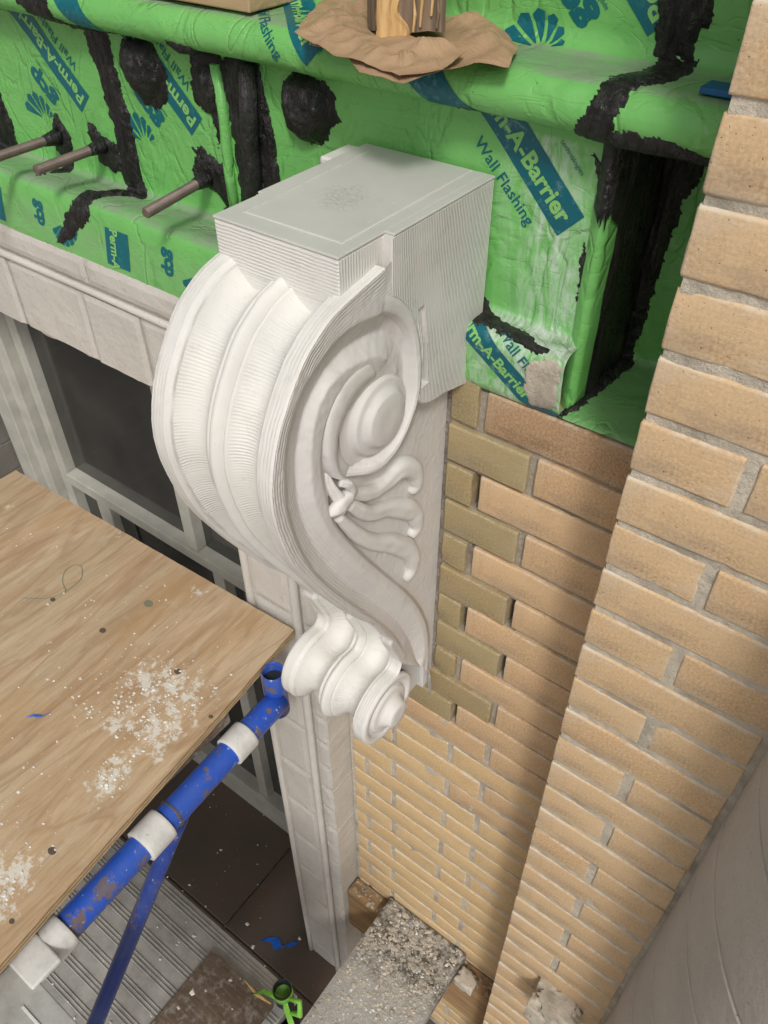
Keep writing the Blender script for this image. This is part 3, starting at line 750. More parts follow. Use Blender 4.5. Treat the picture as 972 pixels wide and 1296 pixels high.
# right side: upper wall, ledge, roll and the deep channel
sWl = SB.s_at(y=.838, z=-.185)
patch('black_mastic', SB, [(-.318, sWl-.45), (-.262, sWl-.45), (-.262, sWl-.02), (-.268, sWl+.012), (-.305, sWl+.014), (-.314, sWl-.03)], .008, 11, ridge='s', jag=.005)
patch('black_mastic', SB, [(-.300, sWl+.010), (-.262, sWl+.010), (-.262, sR-.055), (-.276, sR-.02), (-.285, sR-.004), (-.290, sR+.02), (-.285, sU+.01), (-.296, sU+.02), (-.303, sz(SB, -.29)), (-.315, sz(SB, -.285)), (-.318, sU+.008), (-.332, sU+.002), (-.322, sR+.016), (-.318, sR-.012), (-.308, sR-.04)], .0035, 12, ridge='x', jag=.005, rough=.8)
sUr = SR.s_at(y=.744, z=-.2475)
patch('black_mastic', SR, [(-.300, sUr-.018), (-.27, sUr-.014), (-.235, sUr-.014), (-.19, sUr-.006), (-.16, sUr-.004), (-.16, sUr+.008), (-.22, sUr+.010), (-.262, sUr+.014), (-.300, sUr+.014)], .005, 13, ridge='x', jag=.005, edge=.004)
sD = SR.s_at(y=.905, z=-.548); zz = lambda z: sD-(z+.548)
patch('black_mastic', SR, [(-.298, zz(-.262)), (-.236, zz(-.262)), (-.250, zz(-.30)), (-.264, zz(-.36)), (-.273, zz(-.44)), (-.276, zz(-.50)), (-.278, sD+.02), (-.280, sD+.10), (-.298, sD+.165), (-.300, sD+.02)], .012, 14, ridge='s', jag=.005)
patch('black_mastic', SB, pz(SB, [(-.326, -.28), (-.302, -.28), (-.302, -.305), (-.309, -.335), (-.314, -.31)]), .003, 15, jag=.005)
patch('black_mastic', SB, pz(SB, [(-.322, -.365), (-.317, -.36), (-.314, -.40), (-.317, -.432), (-.321, -.40)]), .002, 16, jag=.002, res=.0015)
# mastic at the foot of the web beside the bracket
sB = SB.s_at(y=.771, z=-.479)
patch('dark_smeared_mastic', SB, [(-.432, sB-.02), (-.415, sB-.004), (-.385, sB+.004), (-.355, sB+.016), (-.325, sB+.026), (-.325, sB+.038), (-.352, sB+.036), (-.372, sB+.028), (-.395, sB+.026), (-.432, sB+.030)], .002, 17, jag=.006, edge=.003)
patch('grey_cement_smear', SB, [(-.345, sB+.045), (-.318, sB+.03), (-.303, sB+.04), (-.303, sB+.10), (-.335, sB+.105), (-.35, sB+.085)], .0015, 18, jag=.006, mat=MB_MORTAR, edge=.003)
# printed stripe on the short apron below
me = flat_poly([[(-.015, -.03), (.16, -.03), (.16, .000), (-.015, .0)]]); fa = frame(SB, -.425, 0, -38, s=sB+.012); print_piece('printed_stripe', me, SB, fa, .0007, MTW)
me = text_mesh('Perm-A-Barrier', .022, .13, .03); print_piece('lettering', me, SB, lambda u, v: fa(u-.01, v-.022), .0012, ML)
me = text_mesh('Wall Flashing', .019, .10, .012); print_piece('lettering', me, SB, lambda u, v: fa(u+.035, v+.010), .0012, MT)
# threaded rods
def rod(p0, p1, r):
    p0, p1 = Vector(p0), Vector(p1); n = int((p1-p0).length/.0011); path = []; rad = []
    for i in range(n+1):
        path.append(p0+(p1-p0)*i/n); rad.append(r+(.0006 if i % 2 else -.0003))
    rad[-1] = r-.0012
    v, f = tube_mesh(path, rad, 16)
    return pyd('threaded_rod', v, f, MM_ROD, beam)
for (x, z, tip, tax) in ((-.893, -.420, (184, 270), None), (-1.120, -.420, (45, 216), None), (-1.235, -.428, None, -1.30)):
    b = Vector((x, .778, z))
    if tip: 
        t = on(tip[0], tip[1], 2, z-.002); t = Vector((x+(t[0]-x)*1.0, t[1], z-.002))
    else: t = Vector((x+.002, .55, z-.002))
    rd = rod(b, t, .0068)
    v, f = tube_mesh([b, b+(t-b).normalized()*.03], [.013, .008], 16); v = [p+Vector((0, 0, 0.0022*n3(p.x*90, p.y*90, p.z*90))) for p in v]; pyd('mastic_collar', v, f, MK, rd, True)

# ------------------------------------------------------------------ items on the top ledge
def noisy_box(name, x0, x1, y0, y1, z0, z1, mat, cuts=14, amp=.0015, parent=None):
    bm = box_bm(x0, x1, y0, y1, z0, z1, 0); bmesh.ops.subdivide_edges(bm, edges=bm.edges[:], cuts=cuts, use_grid_fill=True)
    for v in bm.verts: v.co += Vector((n3(v.co.x*60, v.co.y*60, v.co.z*25), n3(v.co.x*60, v.co.y*60+9, v.co.z*25), 0))*amp
    return bm_obj(name, bm, mat, parent)
post = thing('wood_post', 'weathered splintered timber post end standing on brown paper', 'post')
pa = on(461, 62, 2, -.193); pb = on(513, 68, 2, -.193); pc = on(566, 56, 2, -.193)
yf = .722
X0, Xm, X1 = -.562, -.515, -.458
def post_part(name, pts, z0, z1, mat):
    v = []; f = []; n = len(pts); rows = 14
    for j in range(rows+1):
        z = z0+(z1-z0)*j/rows
        for x, y in pts: v.append((x+.0015*n3(x*50, y*50, z*9), y+.0015*n3(x*50+5, y*50, z*9), z+(.006*n3(x*90, y*90, 1) if j == 0 else 0)))
    for j in range(rows):
        for i in range(n):
            i2 = (i+1) % n; f.append((j*n+i, j*n+i2, (j+1)*n+i2, (j+1)*n+i))
    f.append(tuple(range(n-1, -1, -1))); f.append(tuple(rows*n+i for i in range(n)))
    return pyd(name, v, f, mat, post)
post_part('timber', [(-.572, .738), (-.560, .727), (-.545, .717), (-.532, .733), (-.524, .741), (-.512, .756), (-.500, .770), (-.533, .800), (-.572, .77)], -.188, .35, MW_POST)
# pale freshly split face with a torn diagonal edge, on the right hand face
FA, FB = np.array([-.5455, .7155]), np.array([-.4995, .7695]); FD = (FB-FA)/np.linalg.norm(FB-FA); FN = np.array([FD[1], -FD[0]])
def face_panel(name, prof, mat, h):
    """prof: list of (z, a, b) spans along the face; h = proud height"""
    v = []; f = []; n = 8
    for z, a, b in prof:
        for i in range(n+1):
            q = FA+FD*(a+(b-a)*i/n)+FN*(h*(1+.5*math.sin(i*2.1+z*40)) if 0 < i < n else -.001); v.append((q[0], q[1], z))
    for j in range(len(prof)-1):
        for i in range(n): k_ = j*(n+1)+i; f.append((k_, k_+1, k_+n+2, k_+n+1))
    o = pyd(name, v, f, mat, post); o.modifiers.new('t', 'SOLIDIFY').thickness = .004; return o
zs_ = np.linspace(-.193, -.10, 26)
face_panel('split_face', [(z, .001+.001*n3(0, z*60, 0), max(.004, .030+.007*n3(1, 0, z*60)-.55*max(0, z+.155)+.006*math.sin(z*160))) for z in zs_], MW_FRESH, .0016)
for (t_, sz_, ln) in ((.038, -.188, .03), (.045, -.184, .05), (.056, -.175, .045), (.062, -.186, .028), (.05, -.15, .04)):
    q = FA+FD*t_+FN*.0015; q2 = FA+FD*(t_+.001)+FN*.0035
    v, f = tube_mesh([(q[0], q[1], sz_), (q2[0], q2[1], sz_+ln*.5), (q[0], q[1], sz_+ln)], [.0012, .0018, .0004], 6); pyd('splinter', v, f, MW_FRESH if t_ < .057 else MW_POST, post)
# kraft paper
poly = [on(a, b, 2, -.196)[:2] for a, b in ((378, 33), (395, 52), (432, 58), (455, 78), (510, 93), (560, 82), (600, 78), (644, 84), (656, 62), (618, 25), (590, -15), (430, -15), (404, 5))]
def crumple(x, y, sd_):
    """sharp-creased height: folded planes meeting in ridges"""
    h = 0
    for k_ in range(7):
        rs_ = random.Random(k_*17+sd_); a_ = rs_.random()*math.pi; fq = 9+k_*6; ph = rs_.random()
        t_ = (x*math.cos(a_)+y*math.sin(a_))*fq+ph+.5*n3(x*8, y*8, k_+sd_); t_ = abs((t_ % 1)-.5)*2; h += (1-t_)**2*.020/(1+k_*.7)
    return h
def paper_sheet(name, poly, z0, sd_, sc_=1.0):
    pts = []
    for a, b in zip(poly, poly[1:]+poly[:1]):
        a = np.array(a); b = np.array(b); m_ = max(2, int(np.linalg.norm(b-a)/.005))
        pts += [a+(b-a)*t/m_+.0006*np.array([n3(t*.5, a[0]*90, sd_), n3(t*.5, 5, a[1]*90)]) for t in range(m_)]
    P = np.array(pts); cx, cy = P.mean(0); v = []; f = []; rings = 26; n = len(P)
    for j in range(rings+1):
        t = (j/rings)
        for i in range(n):
            x = cx+(P[i][0]-cx)*t; y = cy+(P[i][1]-cy)*t
            dp = math.hypot(x+.535, y-.755); z = z0+crumple(x, y, sd_)*sc_*(.12+.9*(1-t)**.7)*min(1, max(.08, (dp-.035)/.05))
            if y < .735: z -= (.735-y)*.10
            if t > .97: z += .0006
            v.append((x, y, z))
    for j in range(rings):
        for i in range(n):
            i2 = (i+1) % n; f.append((j*n+i, j*n+i2, (j+1)*n+i2, (j+1)*n+i))
    o = pyd(name, v, f, M_KRAFT, None, False); o.modifiers.new('thickness', 'SOLIDIFY').thickness = .0006; return o
paper = thing('kraft_paper', 'crumpled brown kraft paper', 'paper')
o = paper_sheet('paper_layer', [tuple(p) for p in poly], -.1985, 3); o.parent = paper
poly2 = [tuple(on(a, b, 2, -.190)[:2]) for a, b in ((372, 36), (400, 20), (455, 18), (560, 60), (588, 66), (560, 78), (505, 82), (455, 66), (420, 57))]
o = paper_sheet('paper_layer', poly2, -.1915, 9, .8); o.parent = paper
tag(paper, 'crumpled brown kraft paper spread on the green ledge beneath the timber post', 'paper')
tb = box('tan_board_block', -1.10, -.752, .752, .84, -.1995, -.10, MW_TAN, None, .002); tag(tb, 'pale tan board lying on the green ledge at the upper left edge', 'board')
sh = thing('blue_shims', 'two small blue plastic shims on the green ledge beside the pier', 'shims')
box('shim', -.232, -.185, .758, .785, -.2015, -.196, M_BLUESHIM, sh, .001); box('shim', -.205, -.17, .79, .81, -.2015, -.197, M_BLUESHIM, sh, .001)

# ------------------------------------------------------------------ scroll bracket
br = thing('scroll_bracket', 'large white plaster scroll console bracket with volute and leaf carving in the middle', 'bracket')
XR, XL = -.428, -.597; YB = .772; ZT = -.316; YF = .519
def ribbed_quad_block(name, x0, x1, y0, y1, z0, z1, mat_side, pitch, parent):
    """closed box, ribs run level on the front and upright on the sides (uv.x counts ribs)"""
    bm = box_bm(x0, x1, y0, y1, z0, z1, .0022, 3); uvl = bm.loops.layers.uv.new('UVMap'); bm.normal_update()
    for f_ in bm.faces:
        n_ = f_.normal
        for lp in f_.loops:
            c = lp.vert.co
            if abs(n_.z) > .7: lp[uvl].uv = (0, 0)
            elif abs(n_.y) > .7: lp[uvl].uv = (c.z/pitch, .42)
            else: lp[uvl].uv = (c.y/(pitch*1.1), .42)
    me = bpy.data.meshes.new(name); bm.to_mesh(me); bm.free()
    return link(name, me, mat_side, parent)
ribbed_quad_block('front_block', XL, -.4395, YF, .62, -.368, ZT-.003, MP_WHITE, .0037, br)
ribbed_quad_block('block_neck', XL+.024, -.455, YF+.0005, .62, -.43, -.366, MP_WHITE, .0037, br)
# wide rear cheek with a curved lower edge
def cheek(x0, x1, side):
    ro = [tuple(on(330+a/4, 360+b/4, 0, -.428)[1:]) for a, b in ((668, 56), (706, 72), (762, 130), (797, 208), (816, 330), (818, 440), (812, 520), (796, 590))]
    lo = [tuple(on(a, b, 0, -.429)[1:]) for a, b in ((529.5, 509.5), (540, 511), (552, 505), (562, 498))]
    prof = [(ro[0][0], ZT-.003)]+spline(ro, 40).tolist()+spline(lo, 14).tolist()+[(YB, lo[-1][1]-.02), (YB, ZT-.003)]
    n = len(prof); v = [(x1-.0015, y, z) for y, z in prof]; f = [tuple(range(n))]
    cy_, cz_ = .68, -.43
    ring2 = [(x1, y+(.0015 if y < cy_ else -.0015), z+(.0015 if z < cz_ else -.0015)) for y, z in prof]
    v = [(x0, y, z) for y, z in prof]+[(x1-.0015, y, z) for y, z in prof]+ring2
    f = [tuple(range(n-1, -1, -1)), tuple(2*n+i for i in range(n))]
    for r_ in range(2):
        for i in range(n):
            i2 = (i+1) % n; f.append((r_*n+i, r_*n+i2, (r_+1)*n+i2, (r_+1)*n+i))
    uv = [(q[1]/.0030, 1) for q in v]
    o = pyd('rear_cheek', v, f, MP_GREY, br, False, uv)
    bm = bmesh.new(); bm.from_mesh(o.data); bmesh.ops.recalc_face_normals(bm, faces=bm.faces); bm.to_mesh(o.data); bm.free()
    q = [tuple(on(a, b, 0, -.429)[1:]) for a, b in ((529, 392), (538, 385), (541, 440), (542, 484), (533, 492), (537, 440))]
    n = len(q); cv = [(-.4420, y, z) for y, z in q]+[(-.40, y, z) for y, z in q]; cf = [tuple(range(n-1, -1, -1)), tuple(range(n, 2*n))]+[(i, (i+1) % n, (i+1) % n+n, i+n) for i in range(n)]
    cut = pyd('cut', cv, cf); bm = bmesh.new(); bm.from_mesh(cut.data); bmesh.ops.recalc_face_normals(bm, faces=bm.faces); bm.to_mesh(cut.data); bm.free()
    md = o.modifiers.new('slot', 'BOOLEAN'); md.operation = 'DIFFERENCE'; md.object = cut; md.solver = 'EXACT'; bpy.context.view_layer.update()
    nm = bpy.data.meshes.new_from_object(o.evaluated_get(bpy.context.evaluated_depsgraph_get())); o.modifiers.clear(); o.data = nm; bpy.data.objects.remove(cut)
cheek(XL-.006, -.4290, 1)
# narrow rounded step between block and cheek
v, f = tube_mesh([(-.4385, .5935, ZT-.006), (-.4375, .594, -.36), (-.4365, .596, -.392)], [.0062, .0058, .0045], 14); pyd('step_moulding', v, f, MP_CARVE, br, True)
# dark pocket slot in the cheek
# grey cap with an incised line
bm = box_bm(XL-.0005, -.4388, YF-.0008, YB, ZT-.003, ZT, .0012, 2); box_bm(XL-.0065, -.4284, .589, YB+.0002, ZT-.0032, ZT-.0002, .0012, 2, bm)
bm_obj('grey_cap', bm, MP_CAP, br)
def strip(name, pts, wd, z, mat, parent, h=.0008):
    bm = bmesh.new()
    for a, b in zip(pts[:-1], pts[1:]):
        a = Vector((*a, z)); b = Vector((*b, z)); t = (b-a).normalized(); n_ = Vector((-t.y, t.x, 0))*wd/2
        q = [bm.verts.new(p) for p in (a-n_, b-n_, b+n_, a+n_)]; q2 = [bm.verts.new(p.co+Vector((0, 0, h))) for p in q]
        bm.faces.new(q2); [bm.faces.new((q[i], q[(i+1) % 4], q2[(i+1) % 4], q2[i])) for i in range(4)]
    return bm_obj(name, bm, mat, parent)
gl = [on(a, b, 2, ZT)[:2] for a, b in ((475.5, 187), (309, 268.5), (433, 308.5), (596.5, 216.7))]
strip('raised_border_line', gl, .0018, ZT+.0001, MP_CARVE, br, .0007)
strip('raised_border_line', [gl[0], gl[1]], .0012, ZT+.0001, MP_CAP, br, .0012)
box('back_tab', XL-.030, XL-.004, .715, YB-.004, ZT-.045, ZT-.004, MP_WHITE, br, .003)
box('backplate', XL+.004, -.4565, .722, .7435, -1.214, -.55, MP_GREY, br, .002)

A4 = lambda l: [(330+x/4, 360+y/4) for x, y in l]
B4 = lambda l: [(330+x/4, 560+y/4) for x, y in l]
def yz(l, x): return [tuple(on(a, b, 0, x)[1:]) for a, b in l]
E1 = [(.575, -.345)]+yz([(430, 393), (405, 425), (384, 462), (366, 510), (353, 555), (346, 600), (346, 640), (356, 680), (376, 720), (405, 750), (428, 768), (450, 782), (472, 791), (491, 806), (507, 826)], XR)
Earc0 = spline(E1, 220)
waist = [tuple(p) for p in Earc0[:-1:6] if p[1] > -.925]+[(.588, -.935), (.603, -.972), (.612, -.998)]
Earc = spline(waist, 220)
# ---- side relief as a height field solved between traced ridge and groove lines
res = .0011
gy = np.arange(.362, .7460, res); gz = np.arange(-1.2135, -.335, res)
GY, GZ = np.meshgrid(gy, gz)
PL = -.4555
lines = []     # (points yz, depth start, depth end)
def add(l, d, d2=None): lines.append((spline(yz(l, d), 260), d, d if d2 is None else d2))
lines.append((Earc, XR, XR))
bandend = [(.640, -1.035), (.682, -1.09), (.708, -1.15), (.712, -1.214)]
lines.append((spline([tuple(Earc[-1])]+bandend, 120), XR, XR-.004))
E2 = A4([(620, 145), (520, 185), (420, 250), (340, 340), (270, 440), (200, 560), (160, 680), (130, 800), (120, 900), (122, 1000), (125, 1100)])+B4([(145, 400), (190, 530), (260, 650), (350, 740), (460, 820), (560, 890), (640, 950), (700, 1020), (740, 1100), (762, 1190)])
add(E2, -.4295, -.431)
E2b = [(a+3.2, b-.5) for a, b in E2[2:-2]]
add(E2b, -.4400)
E4 = A4([(650, 378), (590, 365), (500, 398), (430, 440), (360, 505), (310, 600), (277, 700), (265, 800), (262, 900), (265, 1000), (285, 1120)])+B4([(325, 410), (360, 470), (430, 550), (520, 640), (640, 730), (740, 800), (792, 870), (825, 960), (835, 1050), (825, 1150), (795, 1230)])
add(E4, -.4345, -.436)
E5 = A4([(400, 522), (368, 592), (332, 690), (310, 790), (302, 900), (312, 1010), (335, 1110)])+B4([(362, 400), (430, 488), (530, 590), (650, 690), (750, 775), (806, 850), (838, 930), (850, 1040), (850, 1130), (835, 1215)])
add(E5, -.4365)
E5o = [(a+2.2, b-1.6) for a, b in E5[2:]]; add(E5o, PL+.0005)
c2 = np.array(yz([(a, b) for a, b in E2], -.445)); c4 = np.array(yz(E4, -.445))
C2, C4 = spline(c2, 200), spline(c4, 200); lines.append((C2*.62+C4*.38, -.4475, -.446))
# ring around the upper volute
RO = A4([(405, 150), (470, 100), (560, 60), (630, 45), (700, 68), (760, 125), (795, 205), (815, 330), (818, 450), (806, 560), (775, 670), (735, 770), (680, 868), (600, 952), (500, 1010)])
add(RO[:8], -.4290, -.4300); ROo = [(a+2.4*max(0, min(1, (i-6)/2)), b+1.2) for i, (a, b) in enumerate(RO)][8:]; add(ROo, PL+.001)
RI = A4([(620, 145), (700, 168), (755, 232), (783, 320), (793, 450), (786, 570), (755, 680), (712, 780), (655, 860), (580, 925), (520, 955)])
RI2 = A4([(640, 165), (690, 200), (742, 290), (764, 380), (770, 470), (764, 560)]); add(RI2, -.4405)
DS = A4([(600, 210), (660, 260), (706, 340), (726, 430), (738, 520), (735, 600), (722, 680), (690, 770), (640, 840), (570, 890), (500, 880), (460, 820), (448, 740), (470, 640), (520, 555)]); add(DS, -.4465, -.4465)
add(A4([(640, 378), (668, 405), (690, 450)]), -.440)
ND = A4([(600, 372), (510, 412), (448, 470), (395, 560), (352, 660), (337, 760), (338, 860), (352, 940), (376, 985)])
NM = A4([(600, 420), (530, 450), (465, 540), (410, 650), (382, 760), (372, 860), (385, 950), (420, 1000)])
NI = A4([(640, 470), (570, 505), (500, 590), (440, 700), (415, 800), (412, 900), (430, 965), (470, 1000)])
add(A4([(322, 800), (318, 900), (335, 1010), (350, 1060)]), -.4480)
CB = A4([(705, 505), (660, 478), (600, 500), (535, 575), (500, 680), (495, 780), (530, 845), (590, 858), (660, 810), (712, 730), (735, 640), (730, 560), (705, 505)])
EY = A4([(690, 541), (640, 560), (590, 625), (560, 700), (556, 770), (575, 822), (600, 832), (650, 795), (695, 715), (718, 620), (712, 560), (690, 541)])
lines.append((np.array([(.5805+.03*math.cos(t), -.525+.03*math.sin(t)) for t in np.linspace(0, 6.28, 200)]), -.4465, -.4465))
# flat plate near the wall
for yy in (.738, .7445): lines.append((np.stack([np.full(300, yy), np.linspace(-1.23, -.34, 300)], 1), PL, PL))
lines.append((np.array([(.735, z) for z in np.linspace(-1.23, -.34, 300)]), PL+.0, PL))
for px_, py_ in ((553, 560), (548, 640), (543, 720), (540, 780), (500, 716), (478, 706)): q = on(px_, py_, 0, PL); lines.append((np.array([q[1:]]*2), PL, PL))
def solve(shape_ds):
    g_y = gy[::shape_ds]; g_z = gz[::shape_ds]; K = np.zeros((len(g_z), len(g_y))); Wt = np.zeros_like(K)
    for P_, d0, d1 in lines:
        d_ = np.linspace(d0, d1, len(P_)); ii = np.round((P_[:, 0]-g_y[0])/(res*shape_ds)).astype(int); jj = np.round((P_[:, 1]-g_z[0])/(res*shape_ds)).astype(int)
        ok = (ii >= 0) & (jj >= 0) & (ii < len(g_y)) & (jj < len(g_z)); np.add.at(K, (jj[ok], ii[ok]), d_[ok]); np.add.at(Wt, (jj[ok], ii[ok]), 1)
    return K, Wt
U = None
for ds in (16, 8, 4, 2, 1):
    K, Wt = solve(ds); fix = Wt > 0; val = np.where(fix, K/np.maximum(Wt, 1), 0)
    if U is None: U = np.full(K.shape, -.44)
    else:
        U = np.repeat(np.repeat(U, 2, 0), 2, 1); U = np.pad(U, ((0, max(0, K.shape[0]-U.shape[0])), (0, max(0, K.shape[1]-U.shape[1]))), 'edge')[:K.shape[0], :K.shape[1]]
    for it in range(300 if ds > 2 else 160):
        U[fix] = val[fix]
        V = np.pad(U, 1, 'edge'); U = .25*(V[:-2, 1:-1]+V[2:, 1:-1]+V[1:-1, :-2]+V[1:-1, 2:])
    U[fix] = val[fix]
for it in range(7):
    V = np.pad(U, 1, 'edge'); U = .5*U+.125*(V[:-2, 1:-1]+V[2:, 1:-1]+V[1:-1, :-2]+V[1:-1, 2:])
outl = np.vstack([Earc, spline([tuple(Earc[-1])]+bandend, 60)[1:], [(.7455, -1.214), (.7455, -.340), (.60, -.340)]])
IN = inside(outl, GY, GZ); D = polydist(outl, GY, GZ)
dE = polydist(Earc, GY, GZ, False)
dC4 = polydist(np.vstack([spline(yz(E4, -.4345), 160)]), GY, GZ, False)
near = ~IN & (D < res*1.5)
idx = -np.ones(GY.shape, int); v = []; uvs = []
def snap(y, z):
    a = outl; b = np.roll(outl, -1, 0); ab = b-a; t = np.clip(((y-a[:, 0])*ab[:, 0]+(z-a[:, 1])*ab[:, 1])/((ab**2).sum(1)+1e-12), 0, 1)
    q = a+ab*t[:, None]; k_ = np.argmin((q[:, 0]-y)**2+(q[:, 1]-z)**2); return q[k_]
isC = U > PL+.004
for j in range(GY.shape[0]):
    for i in range(GY.shape[1]):
        if IN[j, i] or near[j, i]:
            y, z = GY[j, i], GZ[j, i]
            if near[j, i]: y, z = snap(y, z)
            idx[j, i] = len(v); v.append((U[j, i]+.0004*n3(y*120, z*120, 1), y, z)); uvs.append((dE[j, i]/.0040, (.55 if dE[j, i] < .014 else .32) if isC[j, i] and dE[j, i] < .05 else .0))
f = []
for j in range(GY.shape[0]-1):
    for i in range(GY.shape[1]-1):
        q = (idx[j, i], idx[j, i+1], idx[j+1, i+1], idx[j+1, i])
        if min(q) >= 0: f.append(q)
side = pyd('carved_scroll_side', v, f, MP_GREY, br, True, uvs)
mo = bpy.data.objects.new('carved_scroll_side', side.data); scn.collection.objects.link(mo); mo.parent = br; mo.scale = (-1, 1, 1); mo.location = (XR+XL, 0, 0)

# crisp coils laid on the dish of the upper volute
def band(name, O, I, xtop, xbase, prof, n=150, taper=(.0, .0), full=False):
    """loft between an outer and an inner traced edge; prof = (t across, height 0..1)"""
    O = spline(yz(O, xtop), n); I = spline(yz(I, xtop), n); v = []; f = []; m1 = len(prof); uv = []
    for j in range(n):
        q = j/(n-1); k_ = 1.0
        if taper[0] and q < taper[0]: k_ = math.sin(q/taper[0]*math.pi/2)
        if taper[1] and q > 1-taper[1]: k_ = math.sin((1-q)/taper[1]*math.pi/2)
        for t, h in prof:
            p = O[j]+(I[j]-O[j])*t; x = xbase+(xtop-xbase)*h*(.25+.75*k_ if not full else k_)+.0004*n3(p[0]*90, p[1]*90, 4)
            v.append((x, p[0], p[1])); uv.append((t*2.2, .35))
    for j in range(n-1):
        for i in range(m1-1): a = j*m1+i; f.append((a, a+1, a+m1+1, a+m1))
    return pyd(name, v, f, MP_GREY, br, True, uv)
rim_prof = [(-.10, -.6), (-.03, .55), (0, .93), (.10, 1.0), (.5, 1.0), (.85, .96), (1.0, .85), (1.25, .2), (1.5, -.3)]
band('volute_rim', RO[3:], RI, -.4290, -.4490, rim_prof, taper=(0, .16), full=True)
band('volute_coil', ND, NI, -.4345, -.4490, [(-.06, -.2), (0, .50), (.05, .72), (.16, .90), (.32, 1.0), (.55, .98), (.78, .86), (.93, .68), (1.0, .5), (1.06, -.2)], taper=(.12, 0))
ep = [(0, .0640), (.0005, .0530), (.0018, .0495), (.0068, .0475), (.0088, .0462), (.0095, .0440), (.0100, .0390), (.0112, .0370), (.0155, .0335), (.0178, .0318), (.0186, .0300), (.0184, .012)]
lathe_x_args = (ep, (.5805, -.5250))

# ---- front of the scroll: fluted section swept down the S curve and round the little roll
VC = np.array([.580, -1.082]); VR = .064
circ = [(VC[0]+VR*math.cos(a), VC[1]+VR*math.sin(a)) for a in np.radians(np.linspace(72, 400, 46))]
waist = waist+[(.611, -1.012)]
path = np.vstack([spline(waist, 190), spline([waist[-1], (.604, -1.0195)]+circ[1:], 170)[1:]])
s_ = np.r_[0, np.cumsum(np.linalg.norm(np.diff(path, axis=0), axis=1))]
us = []
def secdepth(u):
    u = min(u, 1-u)
    if u < .112: return 0.0
    if u < .122: return .0035*(u-.112)/.01
    if u < .145: return .0035
    if u < .155: return .0035+.003*(u-.145)/.01
    if u < .418:
        t = (u-.155)/.263; return .0065+.0025*t+.0175*math.sin(math.pi*t)**.75
    if u < .438: return .009
    if u < .446: return .009+.004*(u-.438)/.008
    t = (u-.446)/.054; return .013-.0115*math.sin(math.pi/2*t)**.7
uu = np.unique(np.concatenate([np.linspace(0, 1, 66), [.112, .122, .145, .155, .418, .438, .446, .45, .456, .465, .48, .52, .535, .544, .55, .554, .562, .582, .845, .855, .878, .888]]))
v = []; f = []; uv = []; nu = len(uu)
T = np.gradient(path, axis=0); T /= np.linalg.norm(T, axis=1)[:, None]
Nn = np.stack([-T[:, 1], T[:, 0]], 1)      # candidate normal
ctr = np.array([.66, -.62])
if ((ctr-path[60])*Nn[60]).sum() < 0: Nn = -Nn  # inward
for j, p in enumerate(path):
    small = 1.0 if s_[j] < .62 else 1.05
    for i, u in enumerate(uu):
        d_ = secdepth(u)*small; ed = .0016 if i in (0, nu-1) else 0
        q = p+Nn[j]*(d_+ed); jit = .0005*n3(u*20, s_[j]*60, 2)
        v.append((XL+(XR-XL)*u, q[0]+Nn[j][0]*jit, q[1]+Nn[j][1]*jit))
        rim = min(u, 1-u) < .15
        uv.append(((u*(XR-XL))/.0040, .26) if rim else ((s_[j]/.0042), .42 if (min(u, 1-u) < .415) else .05))
for j in range(len(path)-1):
    for i in range(nu-1):
        a = j*nu+i; f.append((a, a+1, a+nu+1, a+nu))
pyd('fluted_scroll_front', v, f, MP_WHITE, br, True, uv)
# little roll ends: lathe about x
def lathe_x(name, x0, sgn, prof, c, mat, n=72, parent=br):
    v = []; f = []
    for dx, r in prof:
        for k in range(n):
            a = 2*math.pi*k/n; v.append((x0+sgn*dx, c[0]+r*math.cos(a), c[1]+r*math.sin(a)))
    for j in range(len(prof)-1):
        for k in range(n):
            k2 = (k+1) % n; f.append((j*n+k, j*n+k2, (j+1)*n+k2, (j+1)*n+k))
    b = len(v); v.append((x0+sgn*prof[-1][0], c[0], c[1]))
    for k in range(n): f.append(((len(prof)-1)*n+k, (len(prof)-1)*n+(k+1) % n, b))
    return pyd(name, v, f, mat, parent, True)
vp0 = [(-.004, VR-.0005), (0, VR-.0008), (.001, VR-.0025), (.001, VR-.011), (-.002, VR-.015), (-.0125, VR-.019), (-.0145, VR-.023), (-.012, VR-.0275), (.001, VR-.031), (.007, VR-.036), (.016, VR-.0385), (.0195, VR-.041), (.020, .018), (.0195, .010)]
vp_ = [(-.006, VR-.0004), (-.001, VR-.0006), (.0012, VR-.003), (.0012, VR-.012), (-.001, VR-.0135), (-.009, VR-.0155), (-.0115, VR-.019), (-.010, VR-.024), (-.002, VR-.0275), (.004, VR-.031), (.0125, VR-.0355), (.0155, VR-.0385), (.0165, .0235), (.0172, .0215), (.0172, .010)]
vp = [(-.006, VR-.0004), (-.001, VR-.0006), (.0012, VR-.003), (.0012, VR-.0105), (-.0005, VR-.012), (-.0055, VR-.0135), (-.0065, VR-.017), (-.0055, VR-.020), (.001, VR-.0215), (.0025, VR-.023), (.003, VR-.028), (.0035, .031), (.007, .0275), (.015, .0235), (.0195, .0222), (.0208, .0205), (.0208, .010)]
lathe_x('volute_eye', -.4470, 1, ep, (.5805, -.5250), MP_GREY)
lathe_x('small_volute', XR, 1, vp, VC, MP_CARVE); lathe_x('small_volute', XL, -1, vp, VC, MP_CARVE)
box('scroll_core', XL+.03, XR-.035, .655, .735, -1.20, -.42, MP_GREY, br, .004)
